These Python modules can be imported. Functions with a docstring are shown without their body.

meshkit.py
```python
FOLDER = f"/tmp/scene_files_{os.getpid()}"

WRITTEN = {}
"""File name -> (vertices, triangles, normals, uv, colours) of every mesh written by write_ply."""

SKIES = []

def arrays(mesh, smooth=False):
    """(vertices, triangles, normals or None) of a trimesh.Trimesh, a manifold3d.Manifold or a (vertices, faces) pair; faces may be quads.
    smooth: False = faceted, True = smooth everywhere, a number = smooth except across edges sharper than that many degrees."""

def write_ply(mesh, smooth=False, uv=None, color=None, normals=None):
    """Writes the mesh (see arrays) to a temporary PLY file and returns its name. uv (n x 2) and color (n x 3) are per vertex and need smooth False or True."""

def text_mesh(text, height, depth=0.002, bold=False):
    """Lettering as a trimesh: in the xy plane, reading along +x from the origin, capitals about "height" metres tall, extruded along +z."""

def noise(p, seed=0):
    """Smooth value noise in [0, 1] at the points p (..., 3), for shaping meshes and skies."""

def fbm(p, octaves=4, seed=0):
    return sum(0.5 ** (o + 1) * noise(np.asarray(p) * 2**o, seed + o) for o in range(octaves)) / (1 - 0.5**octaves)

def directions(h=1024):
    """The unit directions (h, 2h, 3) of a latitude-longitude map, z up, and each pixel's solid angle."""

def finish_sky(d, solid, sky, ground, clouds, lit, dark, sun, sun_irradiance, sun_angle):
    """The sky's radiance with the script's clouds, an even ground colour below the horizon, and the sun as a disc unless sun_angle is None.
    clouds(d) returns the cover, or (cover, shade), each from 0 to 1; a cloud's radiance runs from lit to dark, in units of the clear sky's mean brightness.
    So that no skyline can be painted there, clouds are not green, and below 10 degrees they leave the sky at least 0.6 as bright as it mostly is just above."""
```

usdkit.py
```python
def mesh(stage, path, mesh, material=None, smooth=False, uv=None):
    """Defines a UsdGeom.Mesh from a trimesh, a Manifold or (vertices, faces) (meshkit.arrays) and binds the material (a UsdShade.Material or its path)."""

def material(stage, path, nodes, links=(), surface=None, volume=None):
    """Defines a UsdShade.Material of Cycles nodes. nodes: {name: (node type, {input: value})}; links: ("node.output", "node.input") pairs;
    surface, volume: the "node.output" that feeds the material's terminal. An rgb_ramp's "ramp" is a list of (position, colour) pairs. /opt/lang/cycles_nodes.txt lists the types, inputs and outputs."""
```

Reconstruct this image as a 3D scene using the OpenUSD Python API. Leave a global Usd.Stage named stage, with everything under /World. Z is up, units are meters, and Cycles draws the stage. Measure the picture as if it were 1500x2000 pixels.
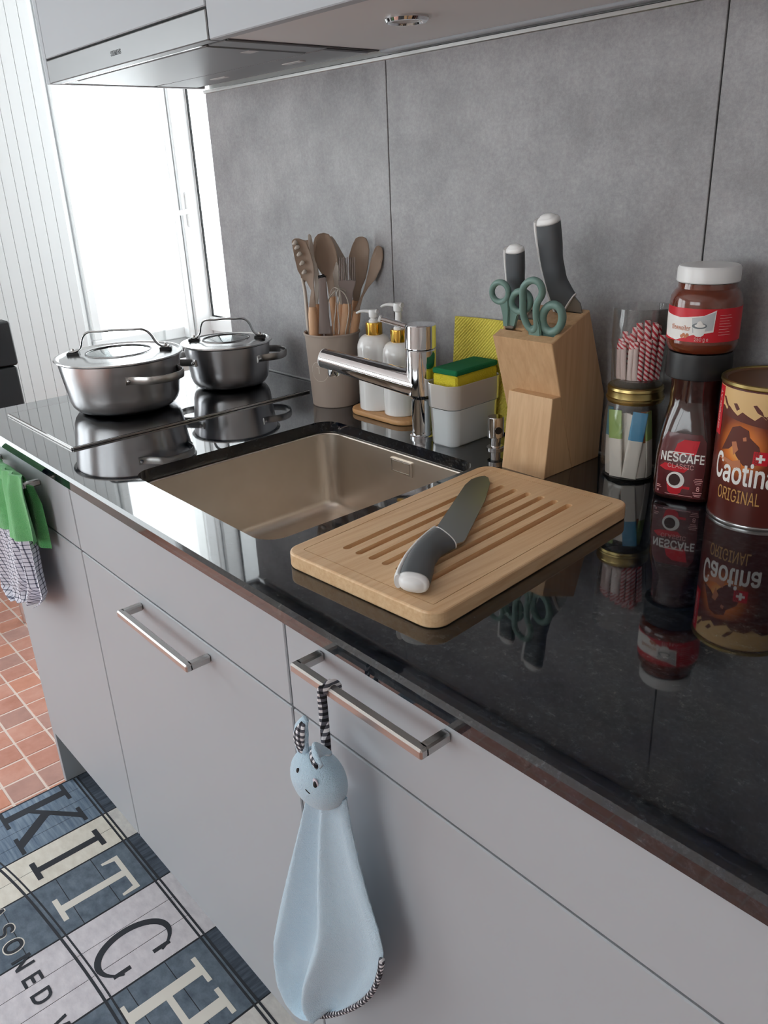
import math, random
import numpy as np
import trimesh
import manifold3d as m3
import usdkit
import meshkit
from pxr import Usd, UsdGeom, UsdLux, UsdShade, Gf, Sdf
from shapely.geometry import Polygon, Point, LineString, box as sbox
from shapely import affinity
from shapely.ops import unary_union

rng = np.random.default_rng(7)
random.seed(7)
PI = math.pi
stage = Usd.Stage.CreateInMemory()
UsdGeom.SetStageUpAxis(stage, 'Z')
UsdGeom.SetStageMetersPerUnit(stage, 1.0)
UsdGeom.Xform.Define(stage, '/World')
UsdGeom.Scope.Define(stage, '/World/Looks')

# ---------------------------------------------------------------- camera
CAM = np.array([0.0, -1.0625, 1.3416])
RT = np.array([[0.66318084, 0.74735588, -0.04062478], [0.26469608, -0.28496148, -0.92126703], [-0.70009083, 0.60021342, -0.38680316]])
FPX = 1586.5
cam = UsdGeom.Camera.Define(stage, '/World/camera')
cam.CreateHorizontalApertureAttr(36.0)
cam.CreateFocalLengthAttr(36.0 * FPX / 1500)
cam.CreateClippingRangeAttr(Gf.Vec2f(0.05, 200))
_r, _u, _b = RT[0], -RT[1], -RT[2]
cam.AddTransformOp().Set(Gf.Matrix4d(*_r, 0, *_u, 0, *_b, 0, *CAM, 1))
cam.CreateExposureAttr(0.0)

# ---------------------------------------------------------------- daylight: bright overcast sky outside the windows
dome = UsdLux.DomeLight.Define(stage, '/World/sky_light')
dome.CreateIntensityAttr(1.0)
dome.CreateColorAttr(Gf.Vec3f(0.93, 0.97, 1.0))


def window_light(name, center, target_dir, w, h, power, color=(0.90, 0.96, 1.0)):
    l = UsdLux.RectLight.Define(stage, '/World/' + name)
    l.CreateWidthAttr(w)
    l.CreateHeightAttr(h)
    l.CreateIntensityAttr(power)
    l.CreateColorAttr(Gf.Vec3f(*color))
    z = -np.asarray(target_dir, float)
    x = np.cross([0, 0, 1.0], z)
    x /= np.linalg.norm(x)
    y = np.cross(z, x)
    l.AddTransformOp().Set(Gf.Matrix4d(*x, 0, *y, 0, *z, 0, *center, 1))
    return l


# skylight entering through the kitchen window and through unseen dining and rear windows
window_light('unseen_dining_daylight', (-3.16, -2.0, 1.16), (1, 0, 0), 2.1, 1.6, 1.45)  # out of view, placed to light fronts and backsplash from the left
window_light('daylight_kitchen', (-3.16, 0.33, 1.5), (1, 0, 0), 0.44, 1.5, 2.0)
window_light('unseen_rear_daylight', (-1.1, -4.36, 1.45), (0, 1, 0), 2.4, 1.4, 1.4)  # unseen, set behind the camera to light the boards and fronts


# ---------------------------------------------------------------- helpers: points
def ray(u, v):
    return RT.T @ np.array([(u - 750) / FPX, (v - 1000) / FPX, 1.0])


def at_y(u, v, y):
    d = ray(u, v)
    return CAM + d * (y - CAM[1]) / d[1]


def at_z(u, v, z):
    d = ray(u, v)
    return CAM + d * (z - CAM[2]) / d[2]


def at_x(u, v, x):
    d = ray(u, v)
    return CAM + d * (x - CAM[0]) / d[0]


# ---------------------------------------------------------------- helpers: prims
COUNT = {}


def numbered(path):
    n = COUNT.get(path, 0)
    COUNT[path] = n + 1
    return path if n == 0 else f'{path}_{n:03d}'


class T:
    def __init__(s, prim, base):
        s.prim, s.base, s.path = prim, np.asarray(base, float), str(prim.GetPath())


def setdata(p, **kw):
    for k, v in kw.items():
        if v:
            p.SetCustomDataByKey(k, v)


def thing(name, label=None, cat=None, base=(0, 0, 0), group=None, kind=None):
    x = UsdGeom.Xform.Define(stage, numbered('/World/' + name))
    x.AddTranslateOp().Set(Gf.Vec3d(*map(float, base)))
    setdata(x.GetPrim(), label=label, category=cat, group=group, kind=kind)
    return T(x.GetPrim(), base)


def cat(ms):
    return trimesh.util.concatenate([tm(m) for m in ms])


def tm(m):
    if isinstance(m, m3.Manifold):
        k = m.to_mesh()
        return trimesh.Trimesh(k.vert_properties[:, :3], k.tri_verts, process=False)
    if isinstance(m, (list,)):
        return cat(m)
    return m


def part(parent, name, mesh, mat, smooth=35, label=None, kind=None):
    mesh = tm(mesh).copy()
    mesh.apply_translation(-parent.base)
    p = usdkit.mesh(stage, numbered(parent.path + '/' + name), mesh, M[mat] if isinstance(mat, str) else mat, smooth=smooth)
    setdata(p.GetPrim(), label=label, kind=kind)
    return T(p.GetPrim(), parent.base)


def solo(name, mesh, mat, label, cat_, group=None, kind=None, smooth=35):
    mesh = tm(mesh).copy()
    b = mesh.bounds
    base = np.array([(b[0][0] + b[1][0]) / 2, (b[0][1] + b[1][1]) / 2, b[0][2]])
    mesh.apply_translation(-base)
    p = usdkit.mesh(stage, numbered('/World/' + name), mesh, M[mat], smooth=smooth)
    p.AddTranslateOp().Set(Gf.Vec3d(*map(float, base)))
    setdata(p.GetPrim(), label=label, category=cat_, group=group, kind=kind)
    return T(p.GetPrim(), base)


def struct(name, mesh, mat, smooth=None):
    p = usdkit.mesh(stage, numbered('/World/' + name), tm(mesh), M[mat], smooth=smooth)
    setdata(p.GetPrim(), kind='structure')
    return T(p.GetPrim(), (0, 0, 0))


def struct_x(name):
    return thing(name, kind='structure')


# ---------------------------------------------------------------- helpers: meshes
def hull(pts):
    return m3.Manifold.hull_points(np.asarray(pts, float))


def rbox(x0, x1, y0, y1, z0, z1, r=0.002):
    """box with chamfered edges"""
    r = min(r, (x1 - x0) * .45, (y1 - y0) * .45, (z1 - z0) * .45)
    P = []
    for x, sx in ((x0, 1), (x1, -1)):
        for y, sy in ((y0, 1), (y1, -1)):
            for z, sz in ((z0, 1), (z1, -1)):
                P += [(x, y + sy * r, z + sz * r), (x + sx * r, y, z + sz * r), (x + sx * r, y + sy * r, z)]
    return tm(hull(P))


def pbox(x0, x1, y0, y1, z0, z1):
    return trimesh.creation.box(bounds=[[x0, y0, z0], [x1, y1, z1]])


def lathe(prof, c=(0, 0, 0), n=64):
    """closed or open profile [(r, z)] revolved about z at c"""
    prof = np.asarray(prof, float)
    th = np.linspace(0, 2 * PI, n, endpoint=False)
    V, F = [], []
    for r, z in prof:
        V.append(np.stack([r * np.cos(th), r * np.sin(th), 0 * th + z], 1))
    V = np.vstack(V)
    for i in range(len(prof) - 1):
        a, b = i * n + np.arange(n), (i + 1) * n + np.arange(n)
        a2, b2 = np.roll(a, -1), np.roll(b, -1)
        F.append(np.stack([a, a2, b2], 1))
        F.append(np.stack([a, b2, b], 1))
    m = trimesh.Trimesh(V, np.vstack(F), process=False)
    m.merge_vertices()
    m.update_faces(m.nondegenerate_faces())
    m.apply_translation(c)
    return m


def ringloft(rings, cap=True):
    """rings: list of (n,3) arrays with the same count"""
    n = len(rings[0])
    V, F = [np.asarray(r, float) for r in rings], []
    k = len(rings)
    for i in range(k - 1):
        a, b = i * n + np.arange(n), (i + 1) * n + np.arange(n)
        a2, b2 = np.roll(a, -1), np.roll(b, -1)
        F += [np.stack([a, a2, b2], 1), np.stack([a, b2, b], 1)]
    V = np.vstack(V)
    if cap:
        for i, flip in ((0, 1), (k - 1, 0)):
            c = len(V)
            V = np.vstack([V, rings[i].mean(0)])
            a = i * n + np.arange(n)
            a2 = np.roll(a, -1)
            f = np.stack([np.full(n, c), a2, a] if flip else [np.full(n, c), a, a2], 1)
            F.append(f)
    m = trimesh.Trimesh(V, np.vstack(F), process=False)
    return m


def tube(path, r, n=12, flat=1.0, up=None, closed=False):
    """sweep an ellipse (r across, r*flat along up) along the path; r may vary"""
    P = np.asarray(path, float)
    r = np.broadcast_to(np.asarray(r, float), (len(P),))
    if closed:
        t = np.roll(P, -1, 0) - np.roll(P, 1, 0)
    else:
        t = np.gradient(P, axis=0)
    t /= np.linalg.norm(t, axis=1, keepdims=True)
    u = np.array(up if up is not None else ([0, 0, 1] if abs(t[:, 2]).mean() < .8 else [0, 1, 0]), float)
    rings = []
    th = np.linspace(0, 2 * PI, n, endpoint=False)
    for p, d, rr in zip(P, t, r):
        b = np.cross(d, u)
        b /= np.linalg.norm(b)
        c = np.cross(b, d)
        u = c if up is None else u
        rings.append(p + rr * (np.cos(th)[:, None] * b + flat * np.sin(th)[:, None] * c))
    if closed:
        rings.append(rings[0])
    m = ringloft(rings, cap=not closed)
    m.fix_normals() if False else None
    return m


def spline(pts, n=24):
    from scipy.interpolate import CubicSpline
    pts = np.asarray(pts, float)
    s = np.r_[0, np.cumsum(np.linalg.norm(np.diff(pts, axis=0), axis=1))]
    return CubicSpline(s, pts)(np.linspace(0, s[-1], n))


def poly3(poly, h, frame=None):
    """extrude a shapely polygon by h; frame = (origin, ex, ey): maps to 3D with thickness along ex x ey"""
    gs = getattr(poly, 'geoms', [poly])
    ms = [trimesh.creation.extrude_polygon(g, h, engine='earcut') for g in gs if g.area > 1e-10]
    m = trimesh.util.concatenate(ms)
    if frame is not None:
        o, ex, ey = [np.asarray(a, float) for a in frame]
        ez = np.cross(ex, ey)
        m.vertices = o + m.vertices[:, :1] * ex + m.vertices[:, 1:2] * ey + m.vertices[:, 2:] * ez
    return m


def bevel_poly(poly, h, b, frame=None):
    """extrusion of a convex-ish polygon with rounded rims: stacked offsets lofted by hull (convex polygons only)"""
    P = []
    for off, z in ((-b, 0), (-b * .3, b * .3), (0, b), (0, h - b), (-b * .3, h - b * .3), (-b, h)):
        g = poly.buffer(off) if off else poly
        P.append(np.c_[np.asarray(g.exterior.coords)[:, :2], np.full(len(g.exterior.coords), z)])
    m = tm(hull(np.vstack(P)))
    if frame is not None:
        o, ex, ey = [np.asarray(a, float) for a in frame]
        ez = np.cross(ex, ey)
        m.vertices = o + m.vertices[:, :1] * ex + m.vertices[:, 1:2] * ey + m.vertices[:, 2:] * ez
    return m


def rrect(x0, x1, y0, y1, r, q=8):
    return sbox(x0 + r, y0 + r, x1 - r, y1 - r).buffer(r, quad_segs=q)


def man(m):
    return m3.Manifold(m3.Mesh(np.asarray(m.vertices, np.float32), np.asarray(m.faces, np.uint32)))


def pman(poly, z0, z1):
    """manifold prism of a polygon (with holes)"""
    out = None
    for g in getattr(poly, 'geoms', [poly]):
        cs = m3.CrossSection([np.asarray(g.exterior.coords)[:-1]] + [np.asarray(i.coords)[:-1] for i in g.interiors], m3.FillRule.EvenOdd)
        k = m3.Manifold.extrude(cs, z1 - z0).translate((0, 0, z0))
        out = k if out is None else out + k
    return out


def rotz(m, a, c=(0, 0, 0)):
    m = tm(m).copy()
    m.apply_transform(trimesh.transformations.rotation_matrix(a, [0, 0, 1], c))
    return m


def cloth(L, R, fold, nu=28, nv=40, thick=0.004, n=(0, -1, 0)):
    """a hanging cloth between two edge polylines; fold(s, t) displaces it along n"""
    def res(P):
        P = np.asarray(P, float)
        s = np.r_[0, np.cumsum(np.linalg.norm(np.diff(P, axis=0), axis=1))]
        q = np.linspace(0, s[-1], nv)
        return np.stack([np.interp(q, s, P[:, k]) for k in range(3)], 1)
    L, R = res(L), res(R)
    s, t = np.linspace(0, 1, nu), np.linspace(0, 1, nv)
    n = np.asarray(n, float)
    G = L[:, None] + (R - L)[:, None] * s[None, :, None]
    D = np.array([[fold(a, b) for a in s] for b in t])
    edge = np.minimum(np.minimum(s[None, :], 1 - s[None, :]) * 12, 1) ** .5
    A = G + n * (D + thick * .5 * edge)[..., None]
    B = G + n * (D - thick * .5 * edge)[..., None]
    V = np.vstack([A.reshape(-1, 3), B.reshape(-1, 3)])
    F = []
    N = nu * nv
    for i in range(nv - 1):
        for j in range(nu - 1):
            a, b, c, d = i * nu + j, i * nu + j + 1, (i + 1) * nu + j + 1, (i + 1) * nu + j
            F += [(a, d, c), (a, c, b), (N + a, N + c, N + d), (N + a, N + b, N + c)]
    for i in range(nv - 1):
        for j in (0, nu - 1):
            a, d = i * nu + j, (i + 1) * nu + j
            F += [(a, N + a, N + d), (a, N + d, d)] if j == 0 else [(a, d, N + d), (a, N + d, N + a)]
    for j in range(nu - 1):
        for i in (0, nv - 1):
            a, b = i * nu + j, i * nu + j + 1
            F += [(a, b, N + b), (a, N + b, N + a)] if i == 0 else [(a, N + b, b), (a, N + a, N + b)]
    return trimesh.Trimesh(V, np.array(F), process=False)


def text(s, height, depth=0.0003, bold=False, center=True, width=None, cuts=None):
    m = meshkit.text_mesh(s, height, depth, bold)
    b = m.bounds
    if center:
        m.apply_translation([-(b[0][0] + b[1][0]) / 2, 0, 0])
    if width:
        m.apply_scale([width / (b[1][0] - b[0][0]), 1, 1])
    if cuts:
        m = m.subdivide_to_size(cuts)
    return m


def wrap(m, surf, a0, z0):
    """lay a flat mesh (x along the surface, y up, z outwards) on a surface: surf(angle, z, out) -> point; x is arc length at radius surf.R"""
    v = m.vertices
    m = m.copy()
    m.vertices = np.array([surf(a0 + x / surf.R, z0 + y, z) for x, y, z in v])
    return m


def cyl_surf(cx, cy, r):
    def f(a, z, out):
        return (cx + (r(z) if callable(r) else r) * math.cos(a) + out * math.cos(a), cy + (r(z) if callable(r) else r) * math.sin(a) + out * math.sin(a), z)
    f.R = r((0)) if callable(r) else r
    return f


def flat_poly(coords, depth=0.0003, cuts=0.004):
    p = Polygon(coords) if not isinstance(coords, (Polygon,)) else coords
    return trimesh.creation.extrude_polygon(p, depth, engine='earcut').subdivide_to_size(cuts)


# ---------------------------------------------------------------- materials
def lin(c):
    c = np.asarray(c, float) / 255
    return tuple(np.where(c < .04045, c / 12.92, ((c + .055) / 1.055) ** 2.4))


M = {}


def mk(name, nodes, links, surface='p.BSDF'):
    M[name] = usdkit.material(stage, '/World/Looks/' + name, nodes, links, surface=surface)


def plain(name, rgb, rough=.5, metal=0., bump=None, vary=None, **kw):
    """rgb in sRGB; bump=(scale, strength, distance); vary=(scale, second rgb, contrast)"""
    nodes = {'p': ('principled_bsdf', dict(base_color=lin(rgb), roughness=rough, metallic=metal, **kw))}
    links = []
    if bump or vary:
        nodes['tc'] = ('texture_coordinate', {})
    if vary:
        sc = vary[0]
        nodes['mp'] = ('mapping', dict(scale=sc if np.ndim(sc) else (sc,) * 3))
        nodes['n'] = ('noise_texture', dict(scale=1.0, detail=6.0, roughness=.6))
        k = vary[2]
        nodes['r'] = ('rgb_ramp', dict(ramp=[(.5 - k, lin(rgb)), (.5 + k, lin(vary[1]))]))
        links += [('tc.object', 'mp.vector'), ('mp.vector', 'n.vector'), ('n.fac', 'r.fac'), ('r.color', 'p.base_color')]
    if bump:
        sc = bump[0]
        nodes['mb'] = ('mapping', dict(scale=sc if np.ndim(sc) else (sc,) * 3))
        nodes['nb'] = ('noise_texture', dict(scale=1.0, detail=4.0))
        nodes['b'] = ('bump', dict(strength=bump[1], distance=bump[2]))
        links += [('tc.object', 'mb.vector'), ('mb.vector', 'nb.vector'), ('nb.fac', 'b.height'), ('b.normal', 'p.normal')]
    mk(name, nodes, links)


plain('wall_white', (236, 236, 233), .7)
plain('ceiling_white', (240, 240, 238), .8)
plain('plank_white', (222, 224, 225), .5)
plain('frame_white', (240, 241, 242), .35)
plain('gasket_black', (25, 25, 27), .6)
plain('cabinet_grey', (172, 177, 183), .5, vary=(3.0, (169, 174, 180), .3))
plain('cabinet_carcass', (90, 90, 92), .6)
plain('cabinet_under', (222, 221, 222), .5)
plain('toe_grey', (96, 104, 100), .5)
plain('steel', (178, 176, 174), .24, 1.0, bump=((3, 3, 900), .04, .0006))
mk('steel_pot', {'tg': ('tangent', dict(direction_type='radial', axis='z')), 'p': ('principled_bsdf', dict(base_color=lin((212, 212, 215)), metallic=1.0, roughness=.3, anisotropic=.8, anisotropic_rotation=.25))}, [('tg.tangent', 'p.tangent')])
plain('steel_lid', (190, 190, 190), .2, 1.0, bump=((60, 60, 6), .03, .001))
plain('steel_sink', (232, 224, 214), .36, 1.0, bump=((300, 10, 300), .03, .0006), vary=((18, 18, 18), (218, 208, 196), .35))
plain('steel_hood', (138, 138, 139), .42, 1.0, bump=((6, 900, 6), .04, .0006))
plain('steel_handle', (192, 190, 188), .28, 1.0)
plain('steel_blade', (150, 152, 152), .26, 1.0)
plain('chrome', (222, 222, 224), .05, 1.0)
plain('dark_metal', (60, 60, 62), .4, .8)
plain('hob_glass', (6, 7, 9), .03, ior=1.55, coat_weight=1.0, coat_roughness=.02)
plain('black_plastic', (26, 26, 28), .45)
plain('black_leather', (24, 25, 28), .38, bump=(260, .25, .001))
plain('lamp_glass', (205, 205, 205), .5)
plain('white_ceramic', (246, 245, 244), .16, coat_weight=.5)
plain('white_plastic', (238, 238, 238), .32)
plain('gold', (222, 176, 84), .16, 1.0)
plain('gold_lid', (178, 158, 104), .3, 1.0)
plain('taupe', (170, 154, 142), .5)
plain('silicone', (166, 144, 127), .5)
plain('silicone_light', (200, 190, 180), .5)
plain('silicone_mauve', (144, 130, 126), .5)
plain('print_black', (30, 30, 32), .6)
plain('print_white', (240, 236, 232), .5)
plain('print_red', (206, 22, 40), .4)
plain('print_gold', (200, 150, 84), .45)
plain('print_beige', (226, 186, 128), .45)
plain('print_pink', (228, 170, 168), .5)
plain('print_brown', (96, 40, 28), .5)
plain('print_dark_brown', (58, 26, 20), .5)
plain('print_grey', (196, 198, 200), .5)
plain('print_grey_dark', (120, 126, 130), .5)
plain('print_tan', (196, 122, 84), .5)
plain('sea_green', (112, 142, 134), .42)
plain('sea_green_dark', (96, 124, 116), .42)
plain('grip_grey', (84, 88, 92), .55)
plain('sponge_green', (10, 116, 72), .95, bump=(900, .8, .002))
plain('sponge_yellow', (222, 206, 52), .9, bump=(420, .8, .003))
plain('cloth_yellow', (226, 212, 96), .9)
plain('tan_lid', (110, 74, 50), .35)
plain('coffee_glass', (58, 26, 22), .1, vary=(160, (44, 18, 15), .2), coat_weight=1.0)
plain('spread_glass', (104, 44, 24), .12, coat_weight=1.0)
plain('label_maroon', (92, 30, 34), .3, coat_weight=.5)
plain('towel_green', (104, 192, 118), .95, bump=(700, .7, .003), sheen_weight=.4)
plain('towel_green_shaded', (62, 150, 80), .95, bump=(700, .7, .003), sheen_weight=.3)  # same towel, shade behind the bar put into its colour
plain('terry_blue', (186, 213, 231), .95, bump=(650, .8, .002), sheen_weight=.5)
plain('sachet_white', (222, 214, 206), .6)
plain('stick_plain', (226, 204, 200), .6)
plain('cheek_tint', (206, 196, 208), .9)
plain('sachet_blue', (76, 146, 186), .45)
plain('sachet_green', (150, 176, 104), .45)
plain('sachet_brown', (168, 98, 56), .45)
plain('sachet_teal', (92, 150, 170), .45)
plain('grout', (226, 208, 198), .8)
plain('mat_black', (34, 38, 46), .8)
plain('mat_letter_dark', (48, 52, 60), .85)
plain('mat_letter_light', (232, 228, 220), .85)
plain('silicone_seal', (176, 178, 180), .5)


def wood(name, a, b, scale, rough=.42, rot=None):
    nodes = {'tc': ('texture_coordinate', {}), 'mp': ('mapping', dict(scale=scale)),
             'n': ('noise_texture', dict(scale=1.0, detail=5.0, roughness=.6, distortion=.3)),
             'r': ('rgb_ramp', dict(ramp=[(.3, lin(a)), (.7, lin(b))])),
             'b': ('bump', dict(strength=.05, distance=.001)),
             'p': ('principled_bsdf', dict(roughness=rough))}
    mk(name, nodes, [('tc.object', 'mp.vector'), ('mp.vector', 'n.vector'), ('n.fac', 'r.fac'), ('r.color', 'p.base_color'), ('n.fac', 'b.height'), ('b.normal', 'p.normal')])


wood('bamboo_board', (222, 178, 132), (240, 206, 164), (160, 7, 160))
wood('bamboo_block', (196, 154, 114), (214, 176, 134), (110, 110, 6))
wood('bamboo_foot', (204, 162, 120), (222, 184, 140), (110, 110, 6))
wood('bamboo_tray', (204, 150, 98), (222, 174, 122), (8, 160, 160))
wood('utensil_wood', (214, 164, 124), (228, 184, 146), (120, 120, 10))


def granite():
    nodes = {'tc': ('texture_coordinate', {}),
             'n1': ('noise_texture', dict(scale=95.0, detail=6.0, roughness=.75)),
             'n2': ('noise_texture', dict(scale=17.0, detail=5.0, roughness=.65)),
             'r1': ('rgb_ramp', dict(ramp=[(.38, (.001, .0015, .003)), (.50, (.006, .009, .013)), (.60, (.017, .021, .025)), (.72, (.07, .07, .068))])),
             'r2': ('rgb_ramp', dict(ramp=[(.38, (.35, .42, .75)), (.5, (.9, 1.0, 1.1)), (.64, (1.5, 1.35, 1.1))])),
             'm': ('mix_color', dict(blend_type='multiply', fac=1.0, use_clamp=False)),
             'p': ('principled_bsdf', dict(roughness=.035, ior=1.5, coat_weight=1.0, coat_roughness=.025, coat_ior=1.42)),
             'rr': ('rgb_ramp', dict(ramp=[(.3, (.02, .02, .02)), (.75, (.07, .07, .07))]))}
    mk('granite', nodes, [('tc.object', 'n1.vector'), ('tc.object', 'n2.vector'), ('n1.fac', 'r1.fac'), ('n2.fac', 'r2.fac'), ('r1.color', 'm.a'), ('r2.color', 'm.b'), ('m.result', 'p.base_color'), ('n2.fac', 'rr.fac'), ('rr.color', 'p.roughness')])


granite()


def concrete(name):
    nodes = {'g': ('geometry', {}),
             'n1': ('noise_texture', dict(scale=7.0, detail=9.0, roughness=.72)),
             'n2': ('noise_texture', dict(scale=150.0, detail=5.0, roughness=.8)),
             'r1': ('rgb_ramp', dict(ramp=[(.3, lin((128, 126, 129))), (.7, lin((170, 169, 171)))])),
             'r2': ('rgb_ramp', dict(ramp=[(.3, (.82, .82, .82)), (.5, (1, 1, 1)), (.7, (1.2, 1.2, 1.2))])),
             'm': ('mix_color', dict(blend_type='multiply', fac=1.0, use_clamp=False)),
             'p': ('principled_bsdf', dict(roughness=.42))}
    mk(name, nodes, [('g.position', 'n1.vector'), ('g.position', 'n2.vector'), ('n1.fac', 'r1.fac'), ('n2.fac', 'r2.fac'), ('r1.color', 'm.a'), ('r2.color', 'm.b'), ('m.result', 'p.base_color')])


concrete('backsplash')

for i, (a, b) in enumerate([((206, 152, 136), (188, 130, 112)), ((200, 140, 120), (214, 162, 146)), ((176, 136, 126), (196, 152, 140)), ((216, 154, 132), (202, 138, 114))]):
    plain(f'terracotta_{"abcd"[i]}', a, .42, vary=(22, b, .22), bump=(60, .1, .002))

for nm, a, b, sc in (('mat_blue', (78, 98, 122), (142, 160, 178), (10, 130, 10)), ('mat_pale', (234, 232, 228), (206, 202, 202), (40, 60, 40)), ('mat_slate', (78, 92, 108), (118, 132, 146), (45, 60, 45)), ('mat_lilac', (230, 226, 232), (204, 200, 208), (40, 70, 40)), ('mat_dark', (36, 44, 56), (92, 104, 120), (120, 14, 120)), ('mat_cream', (240, 236, 226), (220, 214, 202), (30, 60, 30))):
    plain(nm, a, .85, vary=(sc, b, .22))


def glassy(name, tint, base=.035, edge=.8, rough=.02):
    nodes = {'f': ('layer_weight', dict(blend=.5)), 'pw': ('math', dict(math_type='power', value2=4.0)), 'ma': ('math', dict(math_type='multiply_add', value2=edge, value3=base)),
             't': ('transparent_bsdf', dict(color=tint)), 'g': ('glossy_bsdf', dict(color=(1, 1, 1), roughness=rough)), 'm': ('mix_closure', {})}
    mk(name, nodes, [('f.facing', 'pw.value1'), ('pw.value', 'ma.value1'), ('ma.value', 'm.fac'), ('t.BSDF', 'm.closure1'), ('g.BSDF', 'm.closure2')], 'm.closure')


glassy('clear_glass', (.985, .99, .987))
glassy('window_pane', (.98, .99, .985))
glassy('lid_glass', (.62, .66, .66))

mk('frosted_plastic', {'d': ('diffuse_bsdf', dict(color=lin((244, 248, 250)))), 't': ('translucent_bsdf', dict(color=lin((236, 242, 245)))), 'm': ('mix_closure', dict(fac=.45)),
                       'g': ('glossy_bsdf', dict(color=(1, 1, 1), roughness=.3)), 'f': ('fresnel', dict(IOR=1.2)), 'm2': ('mix_closure', {})},
   [('d.BSDF', 'm.closure1'), ('t.BSDF', 'm.closure2'), ('f.fac', 'm2.fac'), ('m.closure', 'm2.closure1'), ('g.BSDF', 'm2.closure2')], 'm2.closure')
mk('frosted_collar', {'d': ('diffuse_bsdf', dict(color=lin((222, 216, 212)))), 't': ('translucent_bsdf', dict(color=lin((226, 222, 220)))), 'm': ('mix_closure', dict(fac=.4)),
                      'g': ('glossy_bsdf', dict(color=(1, 1, 1), roughness=.3)), 'f': ('fresnel', dict(IOR=1.2)), 'm2': ('mix_closure', {})},
   [('d.BSDF', 'm.closure1'), ('t.BSDF', 'm.closure2'), ('f.fac', 'm2.fac'), ('m.closure', 'm2.closure1'), ('g.BSDF', 'm2.closure2')], 'm2.closure')


def check(name, sx, sz, line, a, b, w, axes='xz'):
    """crossed woven lines on cloth, over the object's own x and z"""
    nodes = {'tc': ('texture_coordinate', {}), 's': ('separate_xyz', {})}
    links = [('tc.object', 's.vector')]
    for ax, sc in ((axes[0], sx), (axes[1], sz)):
        nodes.update({f'm{ax}': ('math', dict(math_type='multiply', value2=sc)), f'f{ax}': ('math', dict(math_type='fraction')), f'l{ax}': ('math', dict(math_type='less_than', value2=w))})
        links += [(f's.{ax}', f'm{ax}.value1'), (f'm{ax}.value', f'f{ax}.value1'), (f'f{ax}.value', f'l{ax}.value1')]
    nodes.update({'add': ('math', dict(math_type='add')), 'half': ('math', dict(math_type='multiply', value2=.5)),
                  'r': ('rgb_ramp', dict(ramp=[(0, lin(a)), (.5, lin(b)), (1, lin(line))])), 'p': ('principled_bsdf', dict(roughness=.9))})
    links += [(f'l{axes[0]}.value', 'add.value1'), (f'l{axes[1]}.value', 'add.value2'), ('add.value', 'half.value1'), ('half.value', 'r.fac'), ('r.color', 'p.base_color')]
    mk(name, nodes, links)


check('gingham', 150, 150, (16, 17, 24), (226, 226, 230), (84, 86, 96), .5)
check('tea_towel', 110, 110, (36, 40, 56), (222, 224, 236), (120, 124, 142), .2)

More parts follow.
